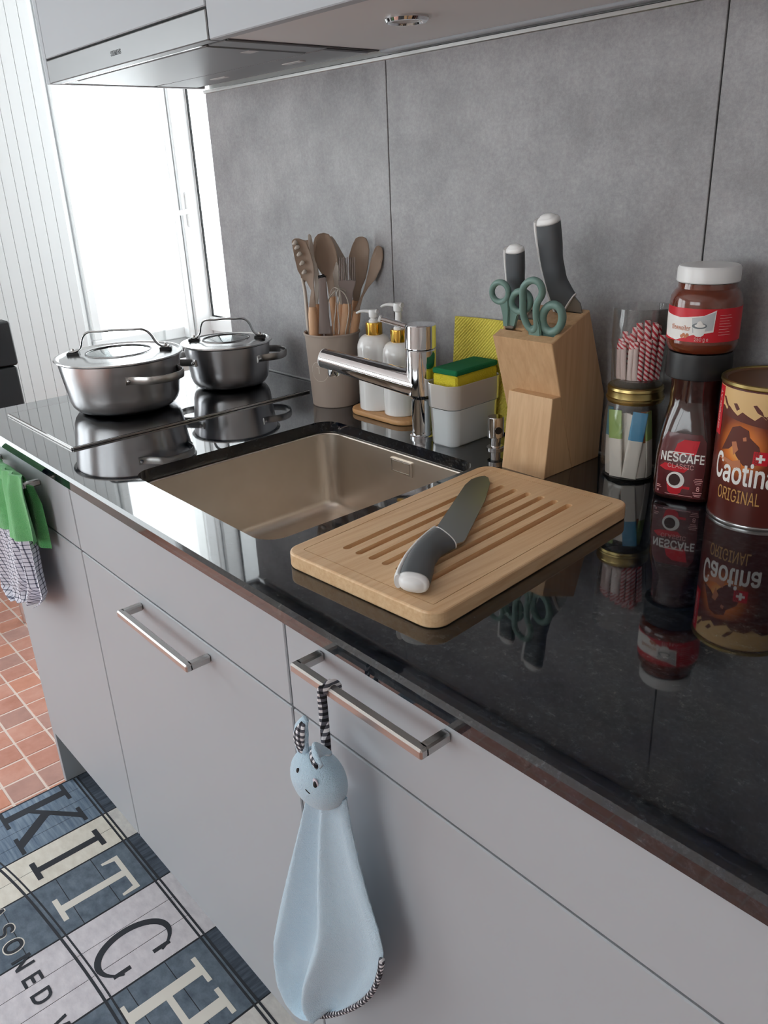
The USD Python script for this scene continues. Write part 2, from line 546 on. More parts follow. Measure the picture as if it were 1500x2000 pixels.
# candy-striped paper of the sugar sticks
mk('stick_paper', {'tc': ('texture_coordinate', {}), 's': ('separate_xyz', {}), 'k': ('math', dict(math_type='multiply_add', value2=.9)), 'm': ('math', dict(math_type='multiply', value2=125.)),
                   'f': ('math', dict(math_type='fraction')), 'r': ('rgb_ramp', dict(ramp=[(0, lin((196, 30, 52))), (.42, lin((196, 30, 52))), (.48, lin((236, 206, 206))), (1, lin((236, 206, 206)))])), 'p': ('principled_bsdf', dict(roughness=.6))},
   [('tc.object', 's.vector'), ('s.x', 'k.value1'), ('s.z', 'k.value3'), ('k.value', 'm.value1'), ('m.value', 'f.value1'), ('f.value', 'r.fac'), ('r.color', 'p.base_color')])

# printed tin: brown with a warm glow behind the picture
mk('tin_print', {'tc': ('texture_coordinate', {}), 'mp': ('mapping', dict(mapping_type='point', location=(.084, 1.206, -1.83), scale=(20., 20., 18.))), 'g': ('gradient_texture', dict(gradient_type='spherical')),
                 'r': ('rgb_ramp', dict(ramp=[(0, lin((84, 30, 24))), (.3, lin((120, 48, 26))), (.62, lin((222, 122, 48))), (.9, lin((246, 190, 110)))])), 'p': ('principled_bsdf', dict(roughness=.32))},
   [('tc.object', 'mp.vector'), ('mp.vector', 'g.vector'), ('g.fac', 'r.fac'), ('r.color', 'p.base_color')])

# ================================================================ the room
XL, XR, YB, YF, ZT = -3.02, 2.4, 0.0, -4.2, 2.5      # end wall, far right wall, kitchen wall, wall behind the camera, ceiling
XE = -1.792                                          # where the kitchen wall ends and the window recess begins
YA = 0.640                                           # back of the recess
ZC = 0.9116                                          # worktop

# floor: screed, grout and terracotta tiles
flo = struct('floor', pbox(XL - .2, XR + .2, YF - .2, YA + .2, -.12, -.0012), 'grout')
TX, TY, GAP = .0764, .0808, .0045
tiles = []
i0 = int(math.floor((XL + 1.8936) / TX))
for i in range(i0, int((XR + 1.8936) / TX) + 1):
    for j in range(-43, 17):
        x0, y0 = -1.8936 + i * TX, -.6005 + j * TY
        if y0 + TY < YF or y0 > YA or (y0 > .0 and x0 > XE) or x0 + TX < XL:
            continue
        tiles.append((max(x0, XL) + GAP / 2, min(x0 + TX, XR) - GAP / 2, y0 + GAP / 2, y0 + TY - GAP / 2))


def tile_key(t):
    cx, cy = (t[0] + t[1]) / 2, (t[2] + t[3]) / 2
    # the strip of floor in view beside the cabinet end, seen past the towels
    return max(0, cx + 1.66) * 3 + max(0, cy + .25) * 2 + max(0, -.95 - cy) * 2 + .15 * abs(cy + .6)


tiles.sort(key=tile_key)
trng = np.random.default_rng(3)
for t in tiles[:290]:
    dz = trng.uniform(-.0006, .0004)
    part(flo, 'tile', rbox(*t, -.01, dz, .0016), 'terracotta_' + 'abcd'[trng.choice(4, p=[.3, .3, .22, .18])], smooth=None)
rest = {k: [] for k in 'abcd'}
for t in tiles[290:]:
    rest[trng.choice(list('abcd'))].append(pbox(*t, -.01, 0))
part(flo, 'tile_field', cat([m for k in rest for m in rest[k]]), 'terracotta_b', smooth=None, kind='stuff')

struct('ceiling', pbox(XL - .2, XR + .2, YF - .2, YA + .2, ZT, ZT + .1), 'ceiling_white')

# kitchen wall with large cement-look panels
wb = struct('wall_back', pbox(XE, XR + .15, YB + .012, YA, 0, ZT), 'wall_white')
seams = [XE, -1.1832, -.566, .05, .66, 1.3, XR]
for a, b in zip(seams[:-1], seams[1:]):
    part(wb, 'panel', rbox(a + .001 * (a > XE), b - .001, YB, YB + .014, ZC - .03, 1.5245, .0008), 'backsplash', smooth=None)
part(wb, 'panel_joint', cat([pbox(s - .003, s + .003, YB + .004, YB + .013, ZC - .03, 1.5245) for s in seams[1:-1]]), 'gasket_black', smooth=None)
part(wb, 'seal', rbox(XE, XR, YB - .004, YB + .002, ZC, ZC + .004, .0012), 'silicone_seal', smooth=None)
part(wb, 'top_trim', rbox(XE, XR, YB - .005, YB + .002, 1.517, 1.524, .001), 'steel_handle', smooth=None)

# end wall: white boards, kitchen window, unseen dining glazing
wl = struct_x('wall_left')
W1 = (.112, .560, .70, 2.30)       # kitchen window opening y0 y1 z0 z1
W3 = (-3.05, -.95, .32, 2.0)      # unseen dining glazing, sized to light the fronts from the left
xs = (XL - .24, XL)


def wall_cells(x0, x1, cuts, openings, z1):
    ms = []
    ys = sorted(cuts)
    for a, b in zip(ys[:-1], ys[1:]):
        o = [w for w in openings if w[0] <= a + 1e-6 and w[1] >= b - 1e-6]
        if o:
            ms += [pbox(x0, x1, a, b, 0, o[0][2]), pbox(x0, x1, a, b, o[0][3], z1)]
        else:
            ms.append(pbox(x0, x1, a, b, 0, z1))
    return cat(ms)


part(wl, 'masonry', wall_cells(XL - .24, XL - .012, [YF - .2, W3[0], W3[1], W1[0], W1[1], YA + .2], [W1, W3], ZT), 'wall_white', smooth=None)
y = W1[0]
while y > W3[1] + .01:
    w = .041 if int(round((W1[0] - y) / .041)) % 3 else .034
    y2 = max(y - w, W3[1])
    part(wl, 'plank', rbox(XL - .012, XL, y2 + .0004, y - .0004, .0, ZT, .0012), 'plank_white', smooth=None)
    y = y2
struct('baseboard_left', rbox(XL, XL + .014, W3[1], W1[0], 0, .085, .003), 'wall_white')
struct('trim_1', cat([rbox(XL - .23, XL + .05, W1[0] - .0, W1[1], W1[2] - .03, W1[2], .004)]), 'frame_white')

# recess behind the counter end: wall with a fixed pane beside the corner
wr = struct_x('wall_right')
part(wr, 'masonry', pbox(XR, XR + .2, YF - .2, YA, 0, ZT), 'wall_white', smooth=None)
wre = struct_x('wall_recess')
PX0 = -3.010
part(wre, 'masonry', cat([pbox(XL - .2, XE, YA, YA + .2, 0, .80), pbox(XL - .2, XE, YA, YA + .2, 2.3, ZT), pbox(XL - .2, PX0 - .012, YA, YA + .2, .80, 2.3), pbox(-2.0, XE, YA, YA + .2, .80, 2.3)]), 'frame_white', smooth=None)
w2 = struct_x('window_2')
part(w2, 'frame', cat([rbox(PX0 - .01, PX0, YA - .002, YA + .01, .765, 2.33, .001), rbox(PX0 - .01, -1.98, YA - .012, YA + .01, .765, .822, .004), rbox(PX0 - .01, -1.98, YA - .012, YA + .05, 2.29, 2.33, .004), rbox(-2.02, -1.98, YA - .012, YA + .05, .765, 2.33, .004)]), 'frame_white')
part(w2, 'gasket', cat([pbox(PX0, PX0 + .006, YA - .002, YA + .004, .822, 2.29), pbox(PX0, -2.02, YA - .002, YA + .004, .822, .8265)]), 'gasket_black', smooth=None)
part(w2, 'pane', pbox(PX0 + .004, -2.02, YA + .004, YA + .010, .824, 2.29), 'window_pane', smooth=None)
window_light('daylight_recess', (-2.5, YA + .12, 1.56), (0, -1, 0), .9, 1.46, 1.2)

# kitchen window in the end wall
w1 = struct_x('window_1')
xo = XL - .09
part(w1, 'frame', cat([rbox(xo - .03, XL + .004, .566, YA, .70, 2.32, .004), rbox(xo - .03, xo + .03, .112, .655, .70, .745, .004), rbox(xo - .03, xo + .03, .112, .655, 2.27, 2.32, .004), rbox(xo - .03, xo + .03, .112, .150, .70, 2.32, .004)]), 'frame_white')
part(w1, 'sash', cat([rbox(xo - .015, XL - .004, .535, .562, .745, 2.27, .004), rbox(xo - .015, xo + .045, .155, .54, .745, .79, .004), rbox(xo - .015, xo + .045, .155, .19, .79, 2.27, .004)]), 'frame_white')
part(w1, 'gasket', pbox(XL - .05, XL + .001, .5615, .5665, .745, 2.27), 'print_grey', smooth=None)  # pale grey strip stands in for shading at the sash edge
part(w1, 'pane', pbox(xo + .005, xo + .011, .18, .54, .78, 2.27), 'window_pane', smooth=None)
part(w1, 'handle', cat([rbox(XL + .004, XL + .014, .583, .607, 1.17, 1.30, .004), rbox(XL + .012, XL + .05, .588, .602, 1.228, 1.242, .004), tube([(XL + .045, .60, 1.235), (XL + .05, .55, 1.228), (XL + .05, .485, 1.222)], .009, 12)]), 'white_plastic')

# dining glazing and rear window, both out of view, lighting the kitchen
w3 = struct_x('unseen_window_3')
part(w3, 'frame', cat([rbox(xo - .03, xo + .04, W3[0], W3[1], W3[2], W3[2] + .06, .004), rbox(xo - .03, xo + .04, W3[0], W3[1], W3[3] - .06, W3[3], .004)] + [rbox(xo - .03, xo + .04, q - .035, q + .035, W3[2], W3[3], .004) for q in (W3[0] + .035, -2.0, W3[1] - .035)]), 'frame_white')
part(w3, 'pane', pbox(xo, xo + .006, W3[0], W3[1], W3[2], W3[3]), 'window_pane', smooth=None)
wf = struct_x('wall_front')
W4 = (-2.4, .2, .75, 2.2)  # opening out of view, placed for its light on boards and fronts
part(wf, 'masonry', cat([pbox(XL - .2, W4[0], YF - .2, YF, 0, ZT), pbox(W4[1], XR + .2, YF - .2, YF, 0, ZT), pbox(W4[0], W4[1], YF - .2, YF, 0, W4[2]), pbox(W4[0], W4[1], YF - .2, YF, W4[3], ZT)]), 'wall_white', smooth=None)
w4 = struct_x('unseen_window_4')
part(w4, 'frame', cat([rbox(W4[0], W4[1], YF - .12, YF - .06, W4[2], W4[2] + .06, .004), rbox(W4[0], W4[1], YF - .12, YF - .06, W4[3] - .06, W4[3], .004)] + [rbox(q - .035, q + .035, YF - .12, YF - .06, W4[2], W4[3], .004) for q in (W4[0] + .035, -1.1, W4[1] - .035)]), 'frame_white')
part(w4, 'pane', pbox(W4[0], W4[1], YF - .095, YF - .089, W4[2], W4[3]), 'window_pane', smooth=None)
# ================================================================ kitchen units
YD = -.643           # door fronts
YS = -.6482          # worktop front edge
TOE = .150
ZD = .888            # top of the fronts
units = [(-1.722, -1.2725, 'leftmost grey base cabinet, with the two towels on its drawer handle'),
         (-1.2725, -.667, 'grey base cabinet under the sink, with a bare handle on its tall door'),
         (-.667, .235, 'wide grey base cabinet at the right, with the rabbit towel on its drawer handle')]
ZS = .776            # joint between drawer and door


def bar_handle(parent, x0, x1, z, r=.0055, out=.032):
    yo = YD - out
    m = cat([rbox(x0, x1, yo - r, yo + r, z - r, z + r, .002), rbox(x0, x0 + 2 * r, yo, YD, z - r, z + r, .002), rbox(x1 - 2 * r, x1, yo, YD, z - r, z + r, .002)])
    return part(parent, 'handle', m, 'steel_handle', label='brushed steel bar handle')


CAB = []
for k, (x0, x1, lab) in enumerate(units):
    c = thing('base_cabinet', lab, 'cabinet', ((x0 + x1) / 2, YD / 2, 0), group=None)
    CAB.append(c)
    if k != 1:
        part(c, 'body', rbox(x0 + .0006, x1 - .0006, YD + .0195, -.004, TOE, .8905, .001), 'cabinet_carcass')
    else:      # under the sink: an open-topped box round the bowl
        part(c, 'body', cat([pbox(x0 + .0006, x0 + .018, YD + .0195, -.004, TOE, .8905), pbox(x1 - .018, x1 - .0006, YD + .0195, -.004, TOE, .8905), pbox(x0 + .018, x1 - .018, YD + .0195, -.004, TOE, TOE + .018), pbox(x0 + .018, x1 - .018, -.02, -.004, TOE, .8905), pbox(x0 + .018, x1 - .018, YD + .0195, YD + .035, .8, .8905)]), 'cabinet_carcass')
    part(c, 'toe_kick', rbox(x0, x1, YD + .062, YD + .077, 0, TOE, .001), 'toe_grey')
    if k == 0:
        part(c, 'side_panel', rbox(x0 - .0165, x0 - .0005, YD + .003, -.004, 0, .8905, .001), 'cabinet_grey')
    g = .0016
    if k == 2:
        d = part(c, 'drawer_front', rbox(x0 + g, x1 - g, YD, YD + .019, ZS + g, ZD, .0014), 'cabinet_grey')
        bar_handle(d, -.605, -.411, .877)
        part(c, 'drawer_front', rbox(x0 + g, x1 - g, YD, YD + .019, TOE + .005, ZS - g, .0014), 'cabinet_grey')
    elif k == 1:
        part(c, 'drawer_front', rbox(x0 + g, x1 - g, YD, YD + .019, ZS + g, ZD, .0014), 'cabinet_grey')
        d = part(c, 'door', rbox(x0 + g, x1 - g, YD, YD + .019, TOE + .005, ZS - g, .0014), 'cabinet_grey')
        bar_handle(d, -1.0615, -.853, .7555)
    else:
        d = part(c, 'drawer_front', rbox(x0 + g, x1 - g, YD, YD + .019, ZS + g, ZD, .0014), 'cabinet_grey')
        bar_handle(d, -1.62, -1.408, .864)
        part(c, 'door', rbox(x0 + g, x1 - g, YD, YD + .019, TOE + .005, ZS - g, .0014), 'cabinet_grey')

# worktop with the cut-out for the sink
SX = (-1.1965, -.8085, -.5675, -.1665)
XW0 = -1.80
sec = Polygon([(YS + .0015, .891), (YS, .8925), (YS, ZC - .0045), (YS + .0045, ZC), (-.001, ZC), (-.001, .891)])
slab = poly3(sec, .235 - XW0 + .6, ((XW0, 0, 0), (0, 1, 0), (0, 0, 1)))
slab = man(slab) - pman(rrect(*SX, .034, 12), .85, 1.0)
wt = thing('worktop', 'polished black granite worktop running the length of the kitchen wall', 'worktop', (-.8, -.32, .891))
part(wt, 'slab', slab, 'granite', smooth=None)

# undermount sink
sk = thing('sink', 'brushed steel undermount sink bowl set in the black worktop', 'sink', (-1.0025, -.367, .735))
ix0, ix1, iy0, iy1 = SX[0] + .004, SX[1] - .004, SX[2] + .004, SX[3] - .004


def rr_ring(dx, z, r, q=8):
    p = rrect(ix0 + dx, ix1 - dx, iy0 + dx, iy1 - dx, max(r, .004), q)
    c = np.asarray(p.exterior.coords)[:-1]
    return np.c_[c, np.full(len(c), z)]


zb = .738
rings = [rr_ring(-.012, .8905, .045), rr_ring(0, .8905, .034), rr_ring(.001, .889, .034)]
for a in np.linspace(0, 1, 3):
    rings.append(rr_ring(.002 + .003 * a, .889 - a * (.889 - zb - .022), .034))
for a in np.linspace(.2, 1, 6):
    rings.append(rr_ring(.005 + .02 * (1 - math.cos(a * PI / 2)), zb + .022 - .02 * math.sin(a * PI / 2), .034 - .01 * a))
inner = [np.array(r) for r in rings]
outer = [r + np.array([0, 0, -.0015]) for r in inner]
bowl = ringloft(inner, cap=False)
ctr = inner[-1].mean(0) + np.array([0, 0, -.003])
nR = len(inner[-1])
V = np.vstack([bowl.vertices, ctr])
a = (len(inner) - 1) * nR + np.arange(nR)
F = np.vstack([bowl.faces, np.stack([a, np.roll(a, -1), np.full(nR, len(V) - 1)], 1)])
part(sk, 'bowl', trimesh.Trimesh(V, F, process=False), 'steel_sink', smooth=40)
part(sk, 'drain', lathe([(0, zb + .0005), (.03, zb + .0005), (.038, zb + .002), (.045, zb + .0015), (.045, zb - .004), (0, zb - .004)], (-1.0025, -.367, 0), 40), 'chrome')
ov = part(sk, 'overflow_cover', rbox(-1.011, -.957, iy1 - .0062, iy1 - .001, .8555, .8815, .001), 'steel_sink')
part(ov, 'overflow_slot', cat([pbox(-1.007, -.961, iy1 - .0066, iy1 - .0060, .8775, .8785), pbox(-1.007, -.961, iy1 - .0066, iy1 - .0060, .8585, .8595), pbox(-1.007, -1.006, iy1 - .0066, iy1 - .0060, .8585, .8785), pbox(-.962, -.961, iy1 - .0066, iy1 - .0060, .8585, .8785)]), 'steel_lid', smooth=None)

# hob
hb = thing('hob', 'black glass hob under the two steel pots', 'hob', (-1.56, -.32, ZC))
HX = (-1.722, -1.3925, -.583, -.064)
part(hb, 'glass', rbox(HX[0], HX[1], HX[2], HX[3], ZC + .0004, ZC + .0045, .0022), 'hob_glass', smooth=None)
part(hb, 'frame', cat([rbox(HX[1] - .0002, HX[1] + .0022, HX[2], HX[3], ZC + .0002, ZC + .0042, .0006), rbox(HX[0], HX[1], HX[2] - .0022, HX[2] + .0002, ZC + .0002, ZC + .0042, .0006), rbox(HX[0] - .0022, HX[0] + .0002, HX[2], HX[3], ZC + .0002, ZC + .0042, .0006)]), 'steel_handle', smooth=None)

# wall units
ZU = 1.5265
YU = -.352
hd = thing('range_hood', 'steel built-in cooker hood with a shiny front strip', 'cooker hood', (-1.478, -.18, ZU))
hx0, hx1 = -1.782, -1.1735
part(hd, 'front_strip', rbox(hx0, hx1, YU, YU + .019, ZU, 1.5662, .0015), 'steel_hood')
under = rbox(hx0, hx1, YU + .021, -.004, ZU + .006, 1.566, .001)
part(hd, 'body', under, 'cabinet_carcass')
part(hd, 'front_rail', rbox(hx0 + .002, hx1 - .06, YU + .0195, YU + .0275, ZU + .0005, ZU + .006, .001), 'steel_lid')
part(hd, 'filter_panel', rbox(-1.720, -1.2290, -.3230, -.1340, ZU - .0005, ZU + .0065, .002), 'steel_hood', label='large flat steel filter panel')
rs = part(hd, 'rear_panel', rbox(-1.772, -1.190, -.1295, -.030, ZU + .0005, ZU + .0065, .002), 'steel_hood')
for q in (-1.5925, -1.339):
    part(rs, 'lamp_slot', rbox(q - .028, q + .028, -.088, -.074, ZU - .0006, ZU + .002, .001), 'lamp_glass')
part(hd, 'side_frame', cat([rbox(-1.2265, -1.1765, -.321, -.1310, ZU + .001, ZU + .0065, .001), rbox(-1.776, -1.7225, -.323, -.131, ZU + .001, ZU + .0065, .001)]), 'steel_hood')
part(hd, 'switch_slot', rbox(-1.262, -1.236, -.242, -.222, ZU - .001, ZU + .0005, .0005), 'lamp_glass')
lm = text('SIEMENS', .0072, .0003, True, width=.040)
lm.vertices = np.c_[lm.vertices[:, 0] - 1.476, YU - lm.vertices[:, 2], lm.vertices[:, 1] + 1.5420]
part(hd, 'lettering', lm, 'dark_metal', smooth=None)

uc = thing('wall_cabinet', 'grey wall cabinet above the cooker hood', 'cabinet', (-1.478, -.18, 1.5695))
part(uc, 'body', rbox(hx0 + .002, hx1, YU + .0195, -.004, 1.5665, 2.28, .001), 'cabinet_carcass')
part(uc, 'door', rbox(hx0, hx1, YU, YU + .019, 1.5695, 2.28, .0015), 'cabinet_grey')
part(uc, 'side_panel', rbox(hx0 - .016, hx0 - .0006, YU, -.004, ZU, 2.28, .001), 'cabinet_grey')
uc2 = thing('wall_cabinet', 'grey wall cabinet with a round lamp sunk in its underside', 'cabinet', (-.55, -.18, ZU))
x0, x1 = -1.1700, .25
part(uc2, 'door', rbox(x0, -.45, YU, YU + .019, ZU, 2.28, .0015), 'cabinet_grey')
part(uc2, 'door', rbox(-.4475, x1, YU, YU + .019, ZU, 2.28, .0015), 'cabinet_grey')
part(uc2, 'body', rbox(x0 + .004, x1, YU + .0215, -.024, ZU + .003, 2.28, .001), 'cabinet_under')
part(uc2, 'side_strip', rbox(x0, x0 + .003, YU + .03, -.028, ZU + .001, ZU + .03, .0005), 'cabinet_carcass')
part(uc2, 'rear_strip', rbox(x0, x1, -.0235, -.004, ZU - .0008, 1.60, .001), 'cabinet_grey')
sp = part(uc2, 'lamp', lathe([(.0, ZU + .004), (.0215, ZU + .004), (.0215, ZU - .001), (.0235, ZU - .0032), (.0275, ZU - .003), (.030, ZU + .0005), (.030, ZU + .005), (0, ZU + .005)], (-.915, -.2, 0), 48), 'chrome', label='round chrome ring of the sunken lamp')
part(sp, 'lens', lathe([(0, ZU - .0002), (.0214, ZU - .0002), (.0214, ZU + .0038), (0, ZU + .0038)], (-.915, -.2, 0), 40), 'lamp_glass')

# ================================================================ pots
def pot(cx, cy, rb, rt, rl, zr, az, lab, haz):
    t = thing('cooking_pot', lab, 'pot', (cx, cy, ZC + .005))
    z0 = ZC + .005
    h = zr - z0
    wall = [(0, z0), (rb - .012, z0), (rb - .006, z0 + .0015)]
    for a in np.linspace(.1, 1, 5):
        wall.append((rb - .005 + (.005 + (rt - rb) * .62) * math.sin(a * PI / 2), z0 + .003 + .032 * (1 - math.cos(a * PI / 2))))
    r1, z1 = wall[-1]
    for a in np.linspace(.15, 1, 6):
        wall.append((r1 + (rt - r1) * (1 - (1 - a) ** 1.15), z1 + (zr - .004 - z1) * a))
    inside = [(r - .0015, z) for r, z in wall[::-1][:-4]]
    part(t, 'pan_body', lathe(wall + inside + [(0, z0 + .004)], (cx, cy, 0), 96), 'steel_pot', smooth=40)
    lid = [(rt - .004, zr - .006), (rt - .003, zr - .002), (rl - .003, zr - .0035), (rl, zr - .001), (rl - .001, zr + .0015), (rl - .006, zr + .0022), (rl - .011, zr - .001),
           (rl - .018, zr + .0005), (rl * .75, zr + .003), (rl * .53, zr + .0045), (rl * .515, zr + .0062), (rl * .50, zr + .0062), (rl * .485, zr + .0045), (rl * .485, zr + .002), (rl * .7, zr + .0), (rt - .006, zr - .004)]
    ld = part(t, 'lid', lathe(lid + [lid[0]], (cx, cy, 0), 96), 'steel_lid', smooth=40)
    part(ld, 'window_ring', lathe([(rl * .515, zr + .0058), (rl * .512, zr + .0068), (rl * .495, zr + .0068), (rl * .492, zr + .0058), (rl * .515, zr + .0058)], (cx, cy, 0), 80), 'dark_metal')
    part(ld, 'glass_window', lathe([(0, zr + .0075), (rl * .25, zr + .0070), (rl * .485, zr + .0052), (rl * .485, zr + .0035), (0, zr + .0055)], (cx, cy, 0), 64), 'lid_glass', smooth=True)
    d = np.array([math.cos(haz), math.sin(haz), 0])
    up = np.array([0, 0, 1.])
    c = np.array([cx, cy, zr + .006])
    pr = [(-.76, .004), (-.64, .005), (-.58, .010), (-.53, .026), (-.46, .038), (-.25, .041), (0, .042), (.25, .041), (.46, .038), (.55, .026), (.62, .010), (.68, .005), (.80, .004)]
    pts = spline([c + d * a * rl + up * b for a, b in pr], 56)
    part(ld, 'strap', tube(pts, .0075, 12, flat=.24, up=np.cross(d, up)) if False else tube(pts, .0024, 12, flat=2.9, up=np.cross(d, up)), 'steel_lid', label='bowed steel lid handle')
    for s in (-.70, .74):
        q = c + d * s * rl
        pd = part(ld, 'pad', rotz(rbox(-.012, .012, -.0085, .0085, -.0045, .0025, .0012), haz).apply_translation(q), 'black_plastic', label='black pad under the lid handle')
        part(pd, 'rivet', lathe([(0, .009), (.002, .0085), (.0032, .0065), (.0032, .002), (0, .002)], q + up * .0015, 16), 'steel_handle')
    zh = zr - .032
    rw = rt - .004
    for a in (az, az + PI):
        o = np.array([math.cos(a), math.sin(a), 0])
        pts = []
        for b, off in ((-.62, .0025), (-.50, .003), (-.42, .010), (-.30, .026), (-.12, .036), (.12, .036), (.30, .026), (.42, .010), (.50, .003), (.62, .0025)):
            ang = a + b * .1264 / rl
            pts.append((cx + (rw + off) * math.cos(ang), cy + (rw + off) * math.sin(ang), zh))
        hm = part(t, 'side_handle', tube(spline(pts, 44), .0022, 10, flat=3.6, up=(0, 0, 1)), 'steel_handle', label='steel strap handle riveted to the side')
        for b in (-.57, .57):
            ang = a + b * .1264 / rl
            n = np.array([math.cos(ang), math.sin(ang), 0])
            rv = trimesh.creation.icosphere(2, .0036)
            rv.apply_translation(np.array([cx, cy, zh]) + n * (rw + .0055))
            part(hm, 'rivet', rv, 'steel_lid', smooth=True)
    return t


VD = math.atan2(.747, .663)
pot(-1.5846, -.3881, .094, .1195, .1264, 1.0240, math.radians(14), 'larger steel pot with a strap handle on its side, nearest the front of the hob', VD + .12)
pot(-1.5759, -.1443, .075, .0935, .0997, 1.0125, math.radians(236), 'smaller steel pot at the back of the hob beside the wall', VD + .05)

# ================================================================ utensil holder and utensils
HC = np.array([-1.2828, -.0775, ZC])
ho = thing('utensil_holder', 'tall taupe plastic pot holding kitchen utensils', 'utensil holder', HC)
z0 = ZC
part(ho, 'pot', lathe([(0, z0), (.0455, z0), (.0468, z0 + .0015), (.0535, z0 + .1395), (.0555, z0 + .140), (.0560, z0 + .1425), (.0550, z0 + .1445), (.0525, z0 + .1435), (.0445, z0 + .004), (0, z0 + .004)], (*HC[:2], 0), 80), 'taupe')
va = math.atan2(CAM[1] - HC[1], CAM[0] - HC[0])
hs = cyl_surf(*HC[:2], lambda z: .0468 + .0067 * (z - ZC) / .14)
hs.R = .0505
emb = Point(0, 0).buffer(.020).difference(Point(0, 0).buffer(.0188))
e1 = wrap(flat_poly(emb, .0003, .003), hs, va - .62, ZC + .073)
e2 = wrap(flat_poly(unary_union([sbox(-.006, .006, .004, .0072), sbox(-.0014, -.006, .0014, .006)]), .0003, .003), hs, va - .62, ZC + .075)
part(ho, 'emblem', cat([e1, e2]), 'silicone_light', smooth=None)

HV = np.array([math.cos(va), math.sin(va), 0])       # horizontal direction towards the viewer's side
HR = np.array([-HV[1], HV[0], 0])                    # along the row of utensils


def plane_pt(X, Y, off):
    """a point measured in the utensil close-up, on the upright plane through the holder"""
    u, v = 560 + X / 6.818, 440 + Y / 6.818
    d = ray(u, v)
    o = HC + HV * off
    k = np.dot(o - CAM, HV) / np.dot(d, HV)
    return CAM + d * k


def loc2(X, Y, off):
    p = plane_pt(X, Y, off) - HC
    return np.array([p @ HR, p[2]])


def flat_head(coords, off, th=.004, curve=0.0):
    """outline -> rounded head on an upright plane, bowed by curve"""
    p = Polygon([loc2(x, y, off) for x, y in coords]).buffer(.0015).buffer(-.0008)
    layers = []
    for o, z in ((-.0012, 0), (0, .0012), (0, th - .0012), (-.0012, th)):
        layers.append((p.buffer(o) if o else p, z))
    m = cat([poly3(layers[1][0], th - .0024).apply_translation((0, 0, .0012)), poly3(layers[0][0], th)])
    m = m.subdivide_to_size(.012) if curve else m
    v = m.vertices
    if curve:
        cx = (v[:, 0].min() + v[:, 0].max()) / 2
        cz = (v[:, 1].min() + v[:, 1].max()) / 2
        w = max(np.ptp(v[:, 0]), .01) / 2
        hz = np.ptp(v[:, 1]) / 2
        v[:, 2] -= curve * (1 - np.clip(((v[:, 0] - cx) / w) ** 2 + ((v[:, 1] - cz) / hz) ** 2, 0, 1))
    o = HC + HV * (off - th / 2)
    m.vertices = o + v[:, :1] * HR + v[:, 1:2] * np.array([0, 0, 1.]) + v[:, 2:] * HV
    return m


def rod(coords, off, r, flat=1.0, inside=True):
    pts = [plane_pt(x, y, o if np.ndim(off) else off) for (x, y), o in zip(coords, off if np.ndim(off) else [0] * len(coords))]
    pts = np.array(pts)
    rr = np.broadcast_to(np.asarray(r, float), (len(pts),))
    if inside:       # carry on down into the pot
        d = (pts[-1] - pts[-2]) / np.linalg.norm(pts[-1] - pts[-2])
        k = (pts[-1][2] - (ZC + .012)) / max(-d[2], .2)
        e = pts[-1] + d * k
        rel = e[:2] - HC[:2]
        lim = .036
        if np.linalg.norm(rel) > lim:
            e[:2] = HC[:2] + rel / np.linalg.norm(rel) * lim
        e[2] = ZC + .012
        pts = np.vstack([pts, (pts[-1] * 2 + e) / 3, e])
        rr = np.r_[rr, rr[-1], rr[-1] * .8]
    return tube(pts, rr, 14, flat=flat, up=HR)


def utensil(name, lab, cat_):
    return thing(name, lab, cat_, (HC[0], HC[1], ZC + .012), group=None)


u = utensil('pasta_server', 'taupe pasta server with a wavy toothed edge, leftmost in the pot', 'utensil')
o = .028
part(u, 'head', flat_head([(72, 225), (84, 196), (112, 180), (160, 180), (250, 212), (300, 330), (345, 480), (364, 600), (357, 800), (374, 950), (384, 1095), (302, 1095), (318, 950), (330, 870), (262, 740), (215, 720), (150, 600), (105, 410)], o, .006, .006), 'silicone')
for i, (x, y) in enumerate([(150, 285), (180, 375), (215, 495), (245, 615), (120, 225)]):
    q = plane_pt(x, y, o + .004)
    q2 = plane_pt(x - 40, y + 30, o + .006)
    part(u, 'tooth', tube(spline([q, (q + q2) / 2 + HV * .002, q2], 8), [.0042, .0042, .0040, .0038, .0034, .003, .0026, .0016], 10), 'silicone_light', smooth=True)
part(u, 'handle', rod([(343, 1085), (348, 1180), (355, 1300), (362, 1430)], o, [.0072, .0088, .0092, .0092]), 'utensil_wood', label='pale wooden handle')

u = utensil('slotted_turner', 'pale turner seen edge-on just right of the pasta server', 'utensil')
part(u, 'head', flat_head([(286, 135), (300, 118), (320, 140), (352, 290), (424, 640), (440, 690), (412, 1060), (386, 1060), (366, 620), (330, 420), (298, 290)], .004, .005, .003), 'silicone_light')
part(u, 'handle', rod([(398, 1050), (402, 1200), (405, 1400)], .004, [.006, .007, .007]), 'utensil_wood')

u = utensil('ladle', 'grey-brown long-handled utensil leaning on the left rim of the pot', 'utensil')
part(u, 'handle', rod([(205, 700), (240, 860), (262, 1080), (280, 1300), (292, 1400)], -.02, [.004, .005, .0055, .0055, .0055], flat=.7), 'silicone_light')
part(u, 'head', flat_head([(150, 190), (250, 205), (292, 200), (300, 300), (310, 480), (290, 640), (240, 760), (200, 740), (170, 500)], -.02, .006, .014), 'silicone')

